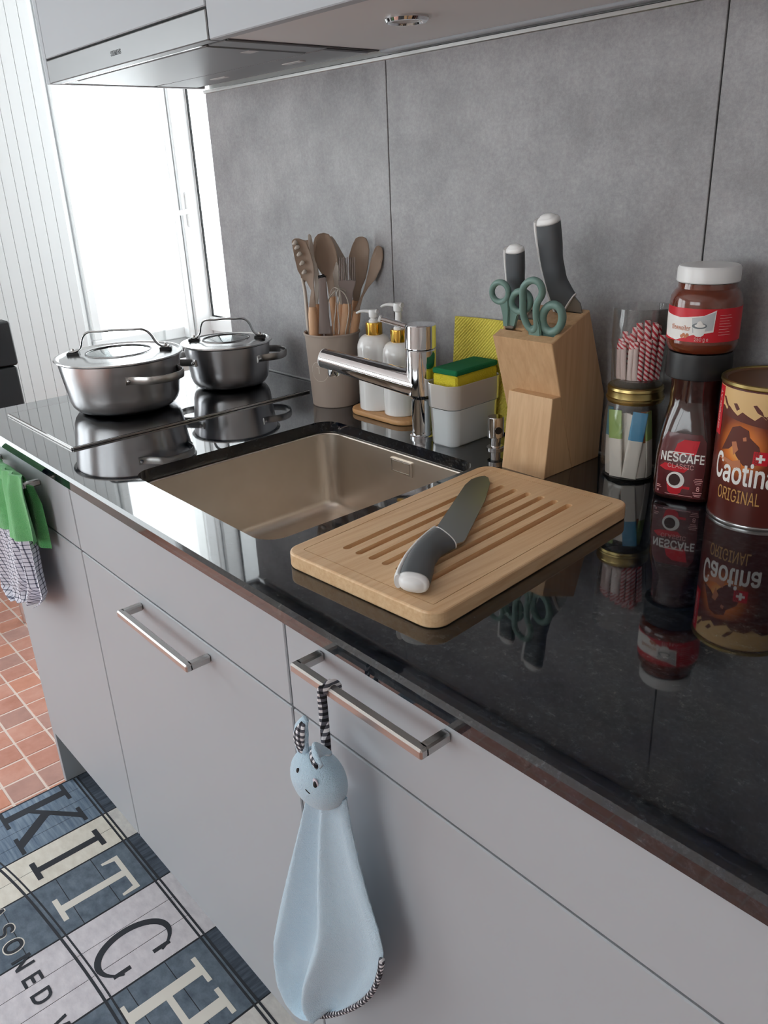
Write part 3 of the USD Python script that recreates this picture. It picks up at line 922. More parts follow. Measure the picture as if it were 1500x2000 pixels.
u = utensil('deep_spoon', 'large deep brown spoon in the middle of the pot, standing tallest', 'utensil')
o = .006
part(u, 'head', flat_head([(358, 250), (376, 170), (420, 122), (490, 106), (556, 122), (600, 190), (640, 300), (672, 430), (676, 500), (632, 570), (618, 660), (630, 780), (648, 960), (570, 980), (540, 760), (470, 655), (412, 560), (374, 420)], o, .006, .018), 'silicone')
part(u, 'handle', rod([(606, 950), (640, 1150), (668, 1400)], o, [.0068, .0085, .009]), 'utensil_wood')

u = utensil('tongs', 'mauve flat tongs arm with a hooked top, in front of the deep spoon', 'utensil')
o = .040
part(u, 'arm', flat_head([(426, 700), (440, 690), (505, 684), (522, 694), (534, 900), (560, 1200), (585, 1440), (430, 1440), (438, 1100), (430, 850)], o, .004, -.003), 'silicone_mauve')
part(u, 'hook', rod([(418, 690), (452, 686), (500, 672), (520, 682)], o, .003, inside=False), 'dark_metal')
part(u, 'shank', rod([(505, 1430), (508, 1470)], .032, .006, flat=.5), 'silicone_mauve')

u = utensil('flat_spatula', 'broad grey spatula blade with a slanting edge, behind the brush', 'utensil')
part(u, 'blade', flat_head([(560, 150), (600, 150), (640, 200), (770, 430), (800, 560), (790, 760), (740, 980), (700, 900), (640, 560), (590, 300)], -.018, .004, .004), 'silicone_light')
part(u, 'handle', rod([(745, 960), (740, 1100), (720, 1400)], -.018, [.006, .008, .0085]), 'utensil_wood')

u = utensil('pastry_brush', 'basting brush with upright grey bristles above a pale wooden handle', 'utensil')
o = .022
part(u, 'head', flat_head([(696, 735), (912, 735), (912, 780), (880, 880), (862, 1050), (742, 1050), (724, 880), (696, 790)], o, .008), 'silicone_mauve')
for i in range(9):
    x = 706 + i * 25
    b = part(u, 'bristle', tube([plane_pt(x + 4, 740, o + .002 * (i % 2)), plane_pt(x, 580, o + .003 * (i % 3 - 1)), plane_pt(x - 4 + 2 * (i % 3), 425 + 9 * (i % 2), o + .004 * (i % 3 - 1))], [.0012, .0013, .0011], 6), 'silicone_mauve', smooth=True)
part(u, 'handle', rod([(800, 1040), (792, 1200), (770, 1400)], o, [.0085, .0092, .0092]), 'utensil_wood', label='pale wooden handle')

u = utensil('pointed_scraper', 'small pale scraper with a pointed tip, left of the brush', 'utensil')
part(u, 'blade', flat_head([(660, 492), (692, 540), (700, 760), (742, 1000), (736, 1090), (704, 1010), (642, 830), (618, 640)], .012, .005, .002), 'silicone_light')
part(u, 'handle', rod([(725, 1050), (722, 1200), (712, 1400)], .012, [.005, .0075, .008]), 'utensil_wood')

u = utensil('wide_spatula', 'tall broad taupe spatula with a rounded top, right of the brush', 'utensil')
part(u, 'blade', flat_head([(828, 430), (876, 270), (920, 180), (960, 158), (1010, 156), (1056, 176), (1084, 240), (1097, 330), (1084, 520), (1052, 700), (990, 850), (960, 1010), (888, 1010), (880, 880), (850, 700)], -.008, .005, .007), 'silicone')
part(u, 'handle', rod([(922, 1000), (908, 1150), (880, 1400)], -.008, [.0075, .009, .0092]), 'utensil_wood')

u = utensil('cooking_spoon', 'brown cooking spoon leaning out to the right, with a thick wooden handle', 'utensil')
o = .014
part(u, 'head', flat_head([(1176, 312), (1198, 284), (1224, 275), (1256, 292), (1276, 340), (1280, 420), (1252, 560), (1182, 720), (1084, 836), (1012, 960), (975, 1085), (962, 1170), (898, 1150), (958, 1020), (1020, 900), (1064, 760), (1100, 600), (1130, 450)], o, .006, .010), 'silicone')
part(u, 'handle', rod([(930, 1150), (900, 1260), (868, 1410)], o, [.0085, .0115, .0125]), 'utensil_wood', label='thick pale wooden handle')

u = utensil('whisk', 'small wire whisk with loops up, in front of the brush', 'utensil')
o = .034
part(u, 'wire', tube(spline([plane_pt(x, y, o) for x, y in [(520, 1450), (508, 1200), (530, 1050), (580, 950), (640, 880), (690, 862), (750, 890), (800, 970), (828, 1100), (812, 1270), (782, 1450)]], 50), .0011, 8), 'silicone_light', smooth=True)
part(u, 'wire', tube(spline([plane_pt(x, y, o + a) for x, y, a in [(632, 1450, .006), (640, 1230, .008), (660, 1020, .006), (690, 855, 0), (740, 850, -.006), (810, 910, -.010), (850, 1000, -.012), (868, 1130, -.012), (850, 1300, -.010), (830, 1450, -.008)]], 50), .0011, 8), 'silicone_light', smooth=True)
part(u, 'wire', tube(spline([plane_pt(x, y, o + a) for x, y, a in [(690, 1450, .006), (686, 1200, .008), (690, 1000, .006), (692, 856, 0), (640, 830, -.004), (590, 880, -.010), (560, 1000, -.012), (556, 1200, -.010), (570, 1450, -.008)]], 50), .0011, 8), 'silicone_light', smooth=True)
part(u, 'handle', tube([HC + HV * .026 + np.array([0, 0, .012]), HC + HV * .034 + HR * -.002 + np.array([0, 0, .125])], [.006, .007], 12), 'silicone_mauve')

# ================================================================ soap set
tr = solo('soap_tray', bevel_poly(rrect(-1.212, -1.041, -.112, -.034, .036), .0105, .0035, ((0, 0, ZC), (1, 0, 0), (0, 1, 0))), 'bamboo_tray', 'small rounded bamboo tray under the two white soap bottles', 'tray')


def soap(cx, cy, r, zsh, zc0, zc1, zhead, lab, words, na):
    z0 = ZC + .0105
    t = thing('soap_bottle', lab, 'soap dispenser', (cx, cy, z0), group=None)
    pr = [(0, z0), (r - .003, z0), (r - .0008, z0 + .001), (r, z0 + .003), (r, zsh - .026)]
    for a in np.linspace(.12, 1, 8):
        pr.append((r - (r - .0155) * (1 - math.cos(a * PI / 2)) ** 1.0, zsh - .026 + .026 * math.sin(a * PI / 2)))
    pr += [(.0125, zsh + .001), (0, zsh + .001)]
    part(t, 'bottle', lathe(pr, (cx, cy, 0), 72), 'white_ceramic', smooth=50)
    part(t, 'collar', lathe([(0, zc0), (.0145, zc0), (.0155, zc0 + .002), (.0155, zc1 - .0015), (.0145, zc1), (0, zc1)] + [], (cx, cy, 0), 40), 'gold', label='shiny gold collar')
    p = part(t, 'pump', lathe([(0, zc1), (.0095, zc1), (.0095, zc1 + .003), (.0065, zc1 + .006), (.0055, zhead - .016), (.0085, zhead - .013), (.0088, zhead - .003), (.0075, zhead), (0, zhead)], (cx, cy, 0), 32), 'white_plastic', label='white pump head')
    d = np.array([math.cos(na), math.sin(na), 0])
    c = np.array([cx, cy, zhead - .0035])
    part(p, 'nozzle', tube(spline([c - d * .009, c + d * .008, c + d * .022, c + d * .034 - np.array([0, 0, .004])], 12), np.linspace(.0072, .0036, 12), 12, flat=.6), 'white_plastic')
    va_ = math.atan2(CAM[1] - cy, CAM[0] - cx)
    s = cyl_surf(cx, cy, r)
    part(t, 'lettering', wrap(text(words, .0085, .0003, False, width=(.050 if 'HAND' in words else .034), cuts=.003), s, va_ + .05, (ZC + .072 if 'HAND' in words else ZC + .066)), 'print_black', smooth=None)


soap(-1.1593, -.0731, .0332, 1.0625, 1.061, 1.0848, 1.1075, 'white soap bottle with a gold collar, nearer the utensil pot', 'HAND SOAP', math.radians(205))
soap(-1.0945, -.0700, .0315, 1.0560, 1.0545, 1.0780, 1.1240, 'white soap bottle with a gold collar and raised pump, right behind the tap', 'DISHES', math.radians(200))

# ================================================================ tap
tc = np.array([-.9835, -.1230, ZC])
tp = thing('kitchen_tap', 'chrome single-lever tap with a long spout swung over the worktop', 'tap', tc)
part(tp, 'column', lathe([(0, ZC), (.0215, ZC), (.0215, ZC + .004), (.0185, ZC + .0055), (.0185, ZC + .012), (.0178, ZC + .013), (.0178, ZC + .070), (.0255, ZC + .078), (.0258, ZC + .1525), (.0245, ZC + .154), (0, ZC + .154)], (*tc[:2], 0), 64), 'chrome')
part(tp, 'cartridge_cap', lathe([(0, ZC + .1555), (.0248, ZC + .1555), (.0262, ZC + .157), (.0262, ZC + .193), (.025, ZC + .1945), (0, ZC + .1955)], (*tc[:2], 0), 64), 'chrome')
tip = at_y(632, 699, -.190)
root = np.array([tc[0] - .004, tc[1] - .004, ZC + .092])
q = (tip - root) / np.linalg.norm(tip - root)
sp_ = part(tp, 'spout', tube(np.array([root + q * k * np.linalg.norm(tip - root) for k in np.linspace(0, 1, 10)]), np.linspace(.0235, .0172, 10), 40), 'chrome', smooth=50)
cap_ = tube([tip - q * .0005, tip + q * .002, tip + q * .0032], [.0172, .0168, .013], 40)
part(sp_, 'end_cap', cap_, 'white_plastic', label='pale round end of the spout')
ap = tip - q * .020
part(sp_, 'aerator', lathe([(0, -.027), (.0095, -.027), (.0105, -.024), (.0105, -.008), (0, -.008)], ap, 32), 'chrome')
lt = at_y(744, 623, -.165)
l0 = np.array([tc[0], tc[1], ZC + .184])
ql = (lt - l0) / np.linalg.norm(lt - l0)
lv = part(tp, 'lever', tube([l0 + ql * k for k in np.linspace(.015, np.linalg.norm(lt - l0), 8)], np.linspace(.0052, .0048, 8), 20), 'chrome')
part(lv, 'lever_tip', tube([lt, lt + ql * .003, lt + ql * .004], [.0056, .0056, .004], 20), 'white_plastic')

# drain control knob behind the sink
kc = (-.8462, -.0885)
kb = thing('drain_knob', 'small chrome drain knob between the caddy and the knife block', 'knob', (*kc, ZC))
part(kb, 'base', lathe([(0, ZC), (.0145, ZC), (.0145, ZC + .003), (.0132, ZC + .0042), (.0085, ZC + .005), (.0085, ZC + .020), (0, ZC + .020)], (*kc, 0), 40), 'chrome')
ktop = man(lathe([(0, ZC + .020), (.0128, ZC + .020), (.0135, ZC + .0208), (.0135, ZC + .0535), (.0128, ZC + .0545), (0, ZC + .0545)], (*kc, 0), 40))
part(kb, 'grip', ktop, 'chrome')
ka = math.atan2(CAM[1] - kc[1], CAM[0] - kc[0]) + .35
kd = np.array([math.cos(ka), math.sin(ka), 0])
hole = np.array([kc[0], kc[1], ZC + .034]) + kd * .0128
part(kb, 'finger_hole_shade', tube([hole - kd * .004, hole + kd * .0012], [.006, .006], 24), 'dark_metal')  # solid dark disc stands in for the shade inside a hole
# ================================================================ sponge caddy, sponge, yellow cloth
cd = thing('sponge_caddy', 'translucent white plastic caddy holding the green and yellow sponge', 'sponge caddy', (-.915, -.082, ZC))


def rrings(specs, cx, cy, ang=0):
    out = []
    for hx, hy, r, z in specs:
        c = np.asarray(rrect(-hx, hx, -hy, hy, r, 8).exterior.coords)[:-1]
        ca, sa = math.cos(ang), math.sin(ang)
        out.append(np.c_[cx + c[:, 0] * ca - c[:, 1] * sa, cy + c[:, 0] * sa + c[:, 1] * ca, np.full(len(c), z)])
    return out


CA = .03
ccx, ccy = -.9235, -.081
part(cd, 'tank', ringloft(rrings([(.026, .056, .014, ZC), (.0285, .0585, .017, ZC + .003), (.0315, .0615, .019, ZC + .064), (.0300, .0600, .018, ZC + .064), (.027, .057, .016, ZC + .004)], ccx, ccy, CA), cap=True), 'frosted_plastic', smooth=40, label='milky see-through lower tank')
part(cd, 'tray', ringloft(rrings([(.029, .059, .018, ZC + .0655), (.0335, .0635, .020, ZC + .066), (.0345, .0645, .021, ZC + .104), (.0335, .0635, .020, ZC + .1055), (.0325, .0625, .019, ZC + .104), (.031, .061, .018, ZC + .068)], ccx, ccy, CA), cap=True), 'frosted_collar', smooth=40, label='greyish upper tray')
sg = thing('sponge', 'yellow scouring sponge with a green top, lying in the caddy', 'sponge', (ccx, ccy, ZC + .07))
sa = .06
sponge_y = rotz(rbox(-.0262, .0262, -.0535, .0535, ZC + .070, ZC + .120, .003), sa).apply_translation((ccx + .001, ccy + .002, 0))
part(sg, 'foam', sponge_y, 'sponge_yellow')
part(sg, 'scourer', rotz(rbox(-.0265, .0265, -.0538, .0538, ZC + .1202, ZC + .1292, .002), sa).apply_translation((ccx + .001, ccy + .002, 0)), 'sponge_green', label='green scouring layer')

a0, a1 = -1.013, -.872
nu, nv = 118, 142
U, Vv = np.meshgrid(np.linspace(0, 1, nu), np.linspace(0, 1, nv))
X = a0 + (a1 - a0) * U
Z = ZC + .0005 + (1.0995 - ZC) * Vv + .004 * U
D = .0016 * np.sign(np.cos(2 * PI * X / .0064)) * np.abs(np.cos(2 * PI * X / .0064)) ** .8 * np.cos(2 * PI * Z / .0064)
Y = -.020 + .013 * Vv + .003 * np.sin(U * 5) * Vv
Vs = np.vstack([np.c_[X.ravel(), (Y - .002 - D).ravel(), Z.ravel()], np.c_[X.ravel(), (Y + .001).ravel(), Z.ravel()]])
ii = (np.arange(nv - 1)[:, None] * nu + np.arange(nu - 1)).ravel()
q = np.vstack([np.c_[ii, ii + 1, ii + nu + 1], np.c_[ii, ii + nu + 1, ii + nu]])
N = nu * nv
bd = np.r_[np.arange(nu), np.arange(1, nv) * nu + nu - 1, (nv - 1) * nu + np.arange(nu - 2, -1, -1), np.arange(nv - 2, 0, -1) * nu]
b2 = np.roll(bd, -1)
Fc = np.vstack([q, q[:, ::-1] + N, np.c_[bd, bd + N, b2 + N], np.c_[bd, b2 + N, b2]])
solo('sponge_cloth', trimesh.Trimesh(Vs, Fc, process=False), 'cloth_yellow', 'yellow dimpled sponge cloth standing upright against the wall', 'cloth', smooth=60)

# ================================================================ knife block
AX = np.array([0, -.3, .954])
AX /= np.linalg.norm(AX)
kbk = thing('knife_block', 'slanted bamboo knife block with a foot at its front', 'knife block', (-.75, -.08, ZC))
fr = lambda x: ((x, 0, 0), (0, 1, 0), (0, 0, 1))
bpoly = Polygon([(-.0137, ZC), (-.0085, 1.012), (-.059, 1.1454), (-.1444, 1.1106), (-.083, ZC)])
body = bevel_poly(bpoly, .1095, .0018, fr(-.8065))
O_S1 = np.array([-.7870, -.1225, 1.1145])
O_S2 = np.array([-.7290, -.1240, 1.1130])
O_K1 = np.array([-.7300, -.0670, 1.1400])
O_K2 = np.array([-.7870, -.0930, 1.1250])
O_K3 = np.array([-.7180, -.0980, 1.1235])
TN = np.array([0, .38, .924])


def slot_cut(o, w, t, dpt=.085):
    b = trimesh.creation.box((w, t, dpt * 2))
    R = np.eye(4)
    R[:3, 0], R[:3, 1], R[:3, 2], R[:3, 3] = (1, 0, 0), np.cross(AX, (1, 0, 0)), AX, o
    b.apply_transform(R)
    return man(b)


bm = man(body)
for o, w, t in ((O_S1, .044, .0075), (O_S2 + [.0, 0, 0], .046, .0085), (O_K1, .050, .0034), (O_K2, .040, .0032), (O_K3, .038, .003)):
    bm = bm - slot_cut(o, w, t)
part(kbk, 'body', bm, 'bamboo_block', smooth=None)
part(kbk, 'foot', bevel_poly(Polygon([(-.1505, ZC), (-.0835, ZC), (-.1190, 1.0305), (-.1375, 1.0305)]), .082, .0014, fr(-.7790)), 'bamboo_foot', smooth=None, label='lighter bamboo foot')

KS = np.array([[-.006, -.0125], [.0, -.0168], [.03, -.0212], [.06, -.0232], [.09, -.0222], [.12, -.0188], [.141, -.0150]])
KE = np.array([[-.008, .0125], [-.003, .0172], [.028, .0132], [.055, .0085], [.074, .0085], [.088, .0135], [.100, .0205]])
KT = np.array([.0075, .0105, .0112, .0112, .0105, .0092, .0068])


def kinterp(n):
    s = np.linspace(0, 1, len(KS))
    from scipy.interpolate import PchipInterpolator as PI_
    return lambda t: (PI_(s, KS)(t), PI_(s, KE)(t), PI_(s, KT)(t))


KF = kinterp(0)


def ksect(t, grow=0.0, n=28):
    S, E_, h = KF(t)
    c, ax = (S + E_) / 2, (E_ - S) / 2
    th = np.linspace(0, 2 * PI, n, endpoint=False)
    cs, sn = np.cos(th), np.sin(th)
    k = .8
    px_ = np.sign(cs) * np.abs(cs) ** k
    py_ = np.sign(sn) * np.abs(sn) ** k
    L = np.linalg.norm(ax)
    return np.c_[c + px_[:, None] * ax * (1 + grow / L), py_ * (h + grow)]


def knife(name, lab, O, ex, ey, sc=1.0, blade_len=.35):
    t = thing(name, lab, 'knife', O, group=None)
    ex, ey = np.asarray(ex, float) / np.linalg.norm(ex), np.asarray(ey, float)
    ey = ey - ex * (ey @ ex)
    ey /= np.linalg.norm(ey)
    ez = np.cross(ex, ey)

    def put(m):
        m = tm(m).copy()
        v = m.vertices * sc
        m.vertices = O + v[:, :1] * ex + v[:, 1:2] * ey + v[:, 2:] * ez
        if np.dot(np.cross(ex, ey), ez) < 0:
            m.invert()
        return m
    cap0 = [ksect(a) * [1, .35 + .65 * min(1, b), .35 + .65 * min(1, b)] for a, b in ((0, .0),)]
    s0 = ksect(0)
    c0 = s0.mean(0)
    rings = [c0 + (s0 - c0) * .45 - [.0042, 0, 0], c0 + (s0 - c0) * .8 - [.0026, 0, 0]] + [ksect(a) for a in np.linspace(0, .20, 7)]
    part(t, 'end_cap', put(ringloft(rings)), 'white_plastic', smooth=True, label='white end of the handle')
    part(t, 'grip', put(ringloft([ksect(a, .00005) for a in np.linspace(.195, .985, 26)])), 'grip_grey', smooth=50, label='dark grey grip')
    part(t, 'bolster', put(ringloft([ksect(.982, .0007), ksect(1.0, .0007)])), 'white_plastic', smooth=40, label='white ring before the blade')
    sp = []
    for a in np.linspace(.12, .99, 26):
        S, E_, h = KF(a)
        d = (S - E_) / np.linalg.norm(S - E_)
        sp.append(np.r_[S + d * .0003, 0])
    part(t, 'spine_strip', put(tube(np.array(sp), np.linspace(.0078, .0050, 26), 16, flat=.55, up=(0, 1, 0))), 'white_plastic', smooth=50, label='white strip along the back of the handle')
    bl = Polygon([(.130, -.0146), (.142, -.0149), (.30, -.0168), (.325, -.0135), (.338, -.006), (.343, .0015), (.337, .0075), (.315, .0145), (.25, .0215), (.118, .0262), (.112, .0255), (.102, .018)])
    bl = bl.intersection(sbox(0, -.1, blade_len, .1))
    b = trimesh.creation.extrude_polygon(bl, .0018, engine='earcut')
    b.apply_translation((0, 0, -.0009))
    part(t, 'blade', put(b), 'steel_blade', smooth=None, label='steel blade')
    return t


exk = np.array([.10, 0, 0]) - AX * .9
butt = at_y(1071, 434, -.112)
exk1 = (O_K1 - [.006, 0, 0] + np.array([0, 0, .02]) - butt)
knife('chef_knife', 'tallest knife in the block, with a dark grey handle and white end', butt, O_K1 + AX * .012 + [-.002, 0, 0] - butt, (1, 0, 0), 1.06, .165)
butt2 = at_y(1006, 490, -.128)
knife('utility_knife', 'shorter knife standing in the block behind the scissors', butt2, O_K2 + AX * .005 - butt2, (1, 0, 0), .86, .19)


def spt(X, Y, o):
    """a point measured in the scissors close-up, on the leaning plane of that pair"""
    u, v = 940 + X / 7.895, 530 + Y / 7.895
    n = np.cross((1, 0, 0), AX)
    d = ray(u, v)
    return CAM + d * (np.dot(o - CAM, n) / np.dot(d, n))


def ring_path(cx, cy, rx, ry, o, tilt=0):
    th = np.linspace(0, 2 * PI, 40, endpoint=False)
    x, y = rx * np.cos(th), ry * np.sin(th)
    return np.array([spt(cx + a * math.cos(tilt) - b * math.sin(tilt), cy + a * math.sin(tilt) + b * math.cos(tilt), o) for a, b in zip(x, y)])


SN = np.cross((1, 0, 0), AX)          # faces the back; minus SN faces the viewer


def slab_poly(coords, o, th, off=0.0):
    P = [spt(x, y, o) for x, y in coords]
    loc = Polygon([((p - o)[0], (p - o) @ AX) for p in P]).buffer(.001).buffer(-.0004)
    m = cat([poly3(loc, th * .5).apply_translation((0, 0, th * .25)), poly3(loc.buffer(-.001), th)])
    v = m.vertices
    m.vertices = o + v[:, :1] * np.array([1, 0, 0.]) + v[:, 1:2] * AX - (v[:, 2:] - th / 2 + off) * SN
    m.invert()
    return m


s1 = thing('scissors', 'smaller pair of sea-green scissors at the left front of the block', 'scissors', O_S1)
h1 = part(s1, 'handle', tube(ring_path(292, 318, 126, 152, O_S1, -.1), .0043, 14, flat=1.0, closed=True, up=SN), 'sea_green', smooth=True, label='left finger loop')
part(h1, 'shank', slab_poly([(292, 462), (360, 440), (425, 400), (432, 600), (424, 830), (356, 830), (345, 660), (318, 540)], O_S1, .006), 'sea_green')
h2 = part(s1, 'handle', tube(ring_path(612, 462, 142, 158, O_S1 - SN * .003), .0048, 14, closed=True, up=SN), 'sea_green', smooth=True, label='right finger loop')
part(h2, 'shank', slab_poly([(458, 420), (500, 560), (600, 632), (560, 690), (548, 760), (508, 880), (446, 880), (450, 640)], O_S1 - SN * .003, .006), 'sea_green')
bl = trimesh.creation.icosphere(2, .0065)
bl.apply_scale((1, 1, 1))
bl.apply_translation(spt(436, 930, O_S1 - SN * .010))
part(s1, 'pivot', bl, 'sea_green_dark', smooth=True)
part(s1, 'blade', slab_poly([(370, 820), (500, 850), (480, 1000), (440, 1120), (400, 1000)], O_S1, .002), 'steel_blade', smooth=None)
s2 = thing('scissors', 'larger pair of sea-green scissors with long loops, in front of the tall knife', 'scissors', O_S2)
O2b = O_S2 + SN * .003
th = np.array([(655, 235), (720, 165), (800, 138), (880, 165), (928, 240), (940, 320), (915, 400), (870, 470), (848, 560), (846, 680), (856, 800), (842, 880), (800, 905), (740, 870), (690, 790), (655, 690), (640, 560), (640, 400), (640, 300)])
pth = np.array([spt(x, y, O2b) for x, y in np.vstack([th, th[:1]])])
h3 = part(s2, 'handle', tube(spline(pth, 80)[:-1], .0050, 14, closed=True, up=SN), 'sea_green', smooth=True, label='long back loop')
part(h3, 'shank', slab_poly([(735, 860), (850, 820), (880, 700), (905, 800), (935, 1075), (850, 1075), (760, 1020)], O2b, .0065), 'sea_green')
h4 = part(s2, 'handle', tube(ring_path(1098, 722, 152, 210, O_S2 - SN * .004, .12), .0058, 14, closed=True, up=SN), 'sea_green', smooth=True, label='front finger loop')
part(h4, 'shank', slab_poly([(925, 760), (960, 880), (1080, 965), (1180, 935), (1160, 990), (1075, 1078), (945, 1078)], O_S2 - SN * .004, .0065), 'sea_green')
part(s2, 'blade', slab_poly([(800, 1060), (1040, 1070), (1000, 1200), (930, 1320), (860, 1200)], O_S2, .002), 'steel_blade', smooth=None)

# ================================================================ cutting board and the knife on it
BZ = .0190
c0, c1 = np.array([-.7501 + .004, -.5709]), np.array([-.7661, -.2081])
bc = np.array([-.6372, -.3840])
bd_ = .0671
BX = np.array([math.cos(bd_), math.sin(bd_), 0])
BY = np.array([-math.sin(bd_), math.cos(bd_), 0])
bw, bl_ = .1202, .1940
outer = rrect(-bw, bw, -bl_, bl_, .021, 10)
gx = .0175
crack = rrect(-bw + gx, bw - gx, -bl_ + gx, bl_ - gx, .002, 4)
slots = unary_union([LineString([(x, -.140), (x, .134)]).buffer(.0047, quad_segs=8) for x in np.linspace(-.0660, .0635, 7)])
cb = thing('cutting_board', 'bamboo bread board with seven crumb slots and rounded corners', 'cutting board', (bc[0], bc[1], ZC))


def bput(m):
    m = tm(m).copy()
    v = m.vertices
    m.vertices = np.array([bc[0], bc[1], ZC + .0005]) + v[:, :1] * BX + v[:, 1:2] * BY + v[:, 2:] * np.array([0, 0, 1.])
    return m


ringp = outer.difference(crack.buffer(.0006))
frame = man(bevel_poly(outer, BZ, .0022)) - pman(crack.buffer(.0006), .0042, .1)
part(cb, 'frame', bput(frame), 'bamboo_board', smooth=None)
insp = crack.buffer(-.0004)
insert = pman(insp, .0045, BZ) - pman(slots, .0115, BZ + .01)
part(cb, 'slotted_panel', bput(insert), 'bamboo_board', smooth=None)

btop = ZC + BZ + .0005
KO = np.array([*at_z(808, 1136, btop + .0125)[:2], btop + .0122])
tipp = np.array([*at_z(945, 931, btop + .0022)[:2], btop + .0028])
kex = tipp - KO
knife('bread_knife', 'knife lying on the bread board, with a grey and white handle', KO, kex, np.cross(kex, (0, 0, 1.)), np.linalg.norm(kex) / .343)

# ================================================================ jars
JC = np.array([-.619, -.050])
jz = 1.0375
jar = thing('sachet_jar', 'glass jar with a gold lid, full of paper sachets, under the sugar glass', 'jar', (*JC, ZC))
op = [(.0, ZC), (.038, ZC), (.0412, ZC + .003), (.0420, ZC + .010), (.0418, ZC + .060), (.0400, ZC + .095), (.0365, ZC + .112), (.0362, jz + .008)]
ip = [(r - .0022, max(z, ZC + .005)) for r, z in op[::-1]]
part(jar, 'glass_body', lathe(op + ip[:-1] + [(0, ZC + .005)], (*JC, 0), 72), 'clear_glass', smooth=40)
part(jar, 'lid', lathe([(.0368, jz - .012), (.0380, jz - .012), (.0388, jz - .0085), (.0400, jz - .008), (.0402, jz - .0055), (.0388, jz - .004), (.0382, jz + .004), (.0390, jz + .006), (.0382, jz + .0095), (.0365, jz + .0112), (0, jz + .0112), (0, jz + .009), (.0366, jz + .009), (.0368, jz - .012)], (*JC, 0), 72), 'gold_lid', smooth=30)
jl = jz + .0116
jv = math.atan2(CAM[1] - JC[1], CAM[0] - JC[0])


def packet(name, lab, grp, w, t, h, matb, matt, ftop, base, ang, lean, twist=0.0):
    p = thing(name, lab, 'sachet', base, group=grp)
    R = trimesh.transformations.rotation_matrix(ang + PI / 2, [0, 0, 1]) @ trimesh.transformations.rotation_matrix(-lean, [1, 0, 0]) @ trimesh.transformations.rotation_matrix(twist, [0, 1, 0])
    zt = h * (1 - ftop)

    def piece(z0, z1):
        rings = []
        for z in np.linspace(z0, z1, 5):
            k = .25 + .75 * math.sin(PI * min(max(z / h, .02), .98)) ** .5
            s = np.asarray(Point(0, 0).buffer(1, quad_segs=5).exterior.coords)[:-1]
            s = np.sign(s) * np.abs(s) ** .6
            rings.append(np.c_[s[:, 0] * w / 2, s[:, 1] * t / 2 * k, np.full(len(s), z)])
        m = ringloft(rings)
        m.apply_transform(R)
        m.apply_translation(base)
        return m
    b = part(p, 'paper', piece(0, zt), matb, smooth=50)
    if ftop:
        part(p, 'printed_top', piece(zt, h), matt, smooth=50, label='coloured top of the sachet')
    return p


sp_def = [(-1.18, 'sachet_white', 'sachet_teal', .019, 'white sachet with a teal top, leftmost in the gold-lidded jar'), (-.60, 'sachet_white', 'sachet_green', .022, 'white sachet with a pale green top, second from left in the jar'), (.0, 'sachet_white', 'sachet_blue', .021, 'white sachet with a blue top, at the front of the jar'),
          (.52, 'sachet_white', 'sachet_brown', .015, 'white sachet with a brown top in the gold-lidded jar'), (1.0, 'sachet_white', 'sachet_green', .015, 'white sachet with a green top, rightmost in the gold-lidded jar')]
for k, (da, mb_, mt_, w, lab) in enumerate(sp_def):
    a = jv + da
    p = np.array([JC[0] + .0325 * math.cos(a), JC[1] + .0325 * math.sin(a), ZC + .0055])
    packet('paper_sachet', lab, None, w, .006, .098, mb_, mt_, .42 if k != 3 else .46, p, a, .03, (-.13, -.10, .10, .02, -.10)[k])
for k, da in enumerate((-.62, -.15, .25, .62)):
    a = jv + da
    p = np.array([JC[0] + .0235 * math.cos(a), JC[1] + .0235 * math.sin(a), ZC + .0055])
    packet('paper_sachet', 'plain white sachet behind the coloured ones in the jar, ' + ('leftmost', 'second from left', 'third from left', 'rightmost')[k], 'plain white sachets at the back of the jar', .018, .005, .094, 'sachet_white', 'sachet_white', 0, p, a, .02, (.12, -.1, .1, -.05)[k])

GC = np.array([-.6166, -.052])
gz0, gz1 = jl, 1.1575
gl = thing('drinking_glass', 'ribbed drinking glass of red and white sugar sticks, on the gold lid', 'glass', (*GC, gz0))
gp = [(0, gz0), (.0325, gz0), (.0342, gz0 + .0015), (.0352, gz0 + .006), (.0382, gz0 + .056), (.0392, gz0 + .060), (.0400, gz1 - .001), (.0396, gz1)]
gi = [(.0386, gz1 - .001), (.0378, gz0 + .060), (.0360, gz0 + .052), (.0318, gz0 + .011), (.029, gz0 + .008), (0, gz0 + .008)]
part(gl, 'glass_body', lathe(gp + gi, (*GC, 0), 72), 'clear_glass', smooth=40)
gv = math.atan2(CAM[1] - GC[1], CAM[0] - GC[0])
ribs = []
for k in range(10):
    a = gv + k * 2 * PI / 10 + .2
    d = np.array([math.cos(a), math.sin(a), 0])
    part(gl, 'rib', tube([np.array([*GC, gz0 + .004]) + d * .0345, np.array([*GC, gz0 + .03]) + d * .0366, np.array([*GC, gz0 + .055]) + d * .0380], [.0009, .0013, .0009], 8), 'clear_glass', smooth=True)
srng = np.random.default_rng(11)
proto = None
spots = []
for row, (dist, n, sp0) in enumerate(((.0215, 6, 1.9), (.0125, 5, 1.9), (.002, 4, 0))):
    for i in range(n):
        f = (i + .5) / n - .5
        spots.append((dist, f, row))
hts = {0: [.050, .052, .053, .054, .055, .057, .060, .062], 1: [.055, .060, .064, .069, .074, .077, .074], 2: [.064, .070, .076, .080, .077]}
order = ('first', 'second', 'third', 'fourth', 'fifth', 'sixth', 'seventh', 'eighth')
dvec = np.array([math.cos(gv), math.sin(gv)])
lvec = np.array([-math.sin(gv), math.cos(gv)])
circ = np.asarray(Point(0, 0).buffer(1, quad_segs=4).exterior.coords)[:-1]


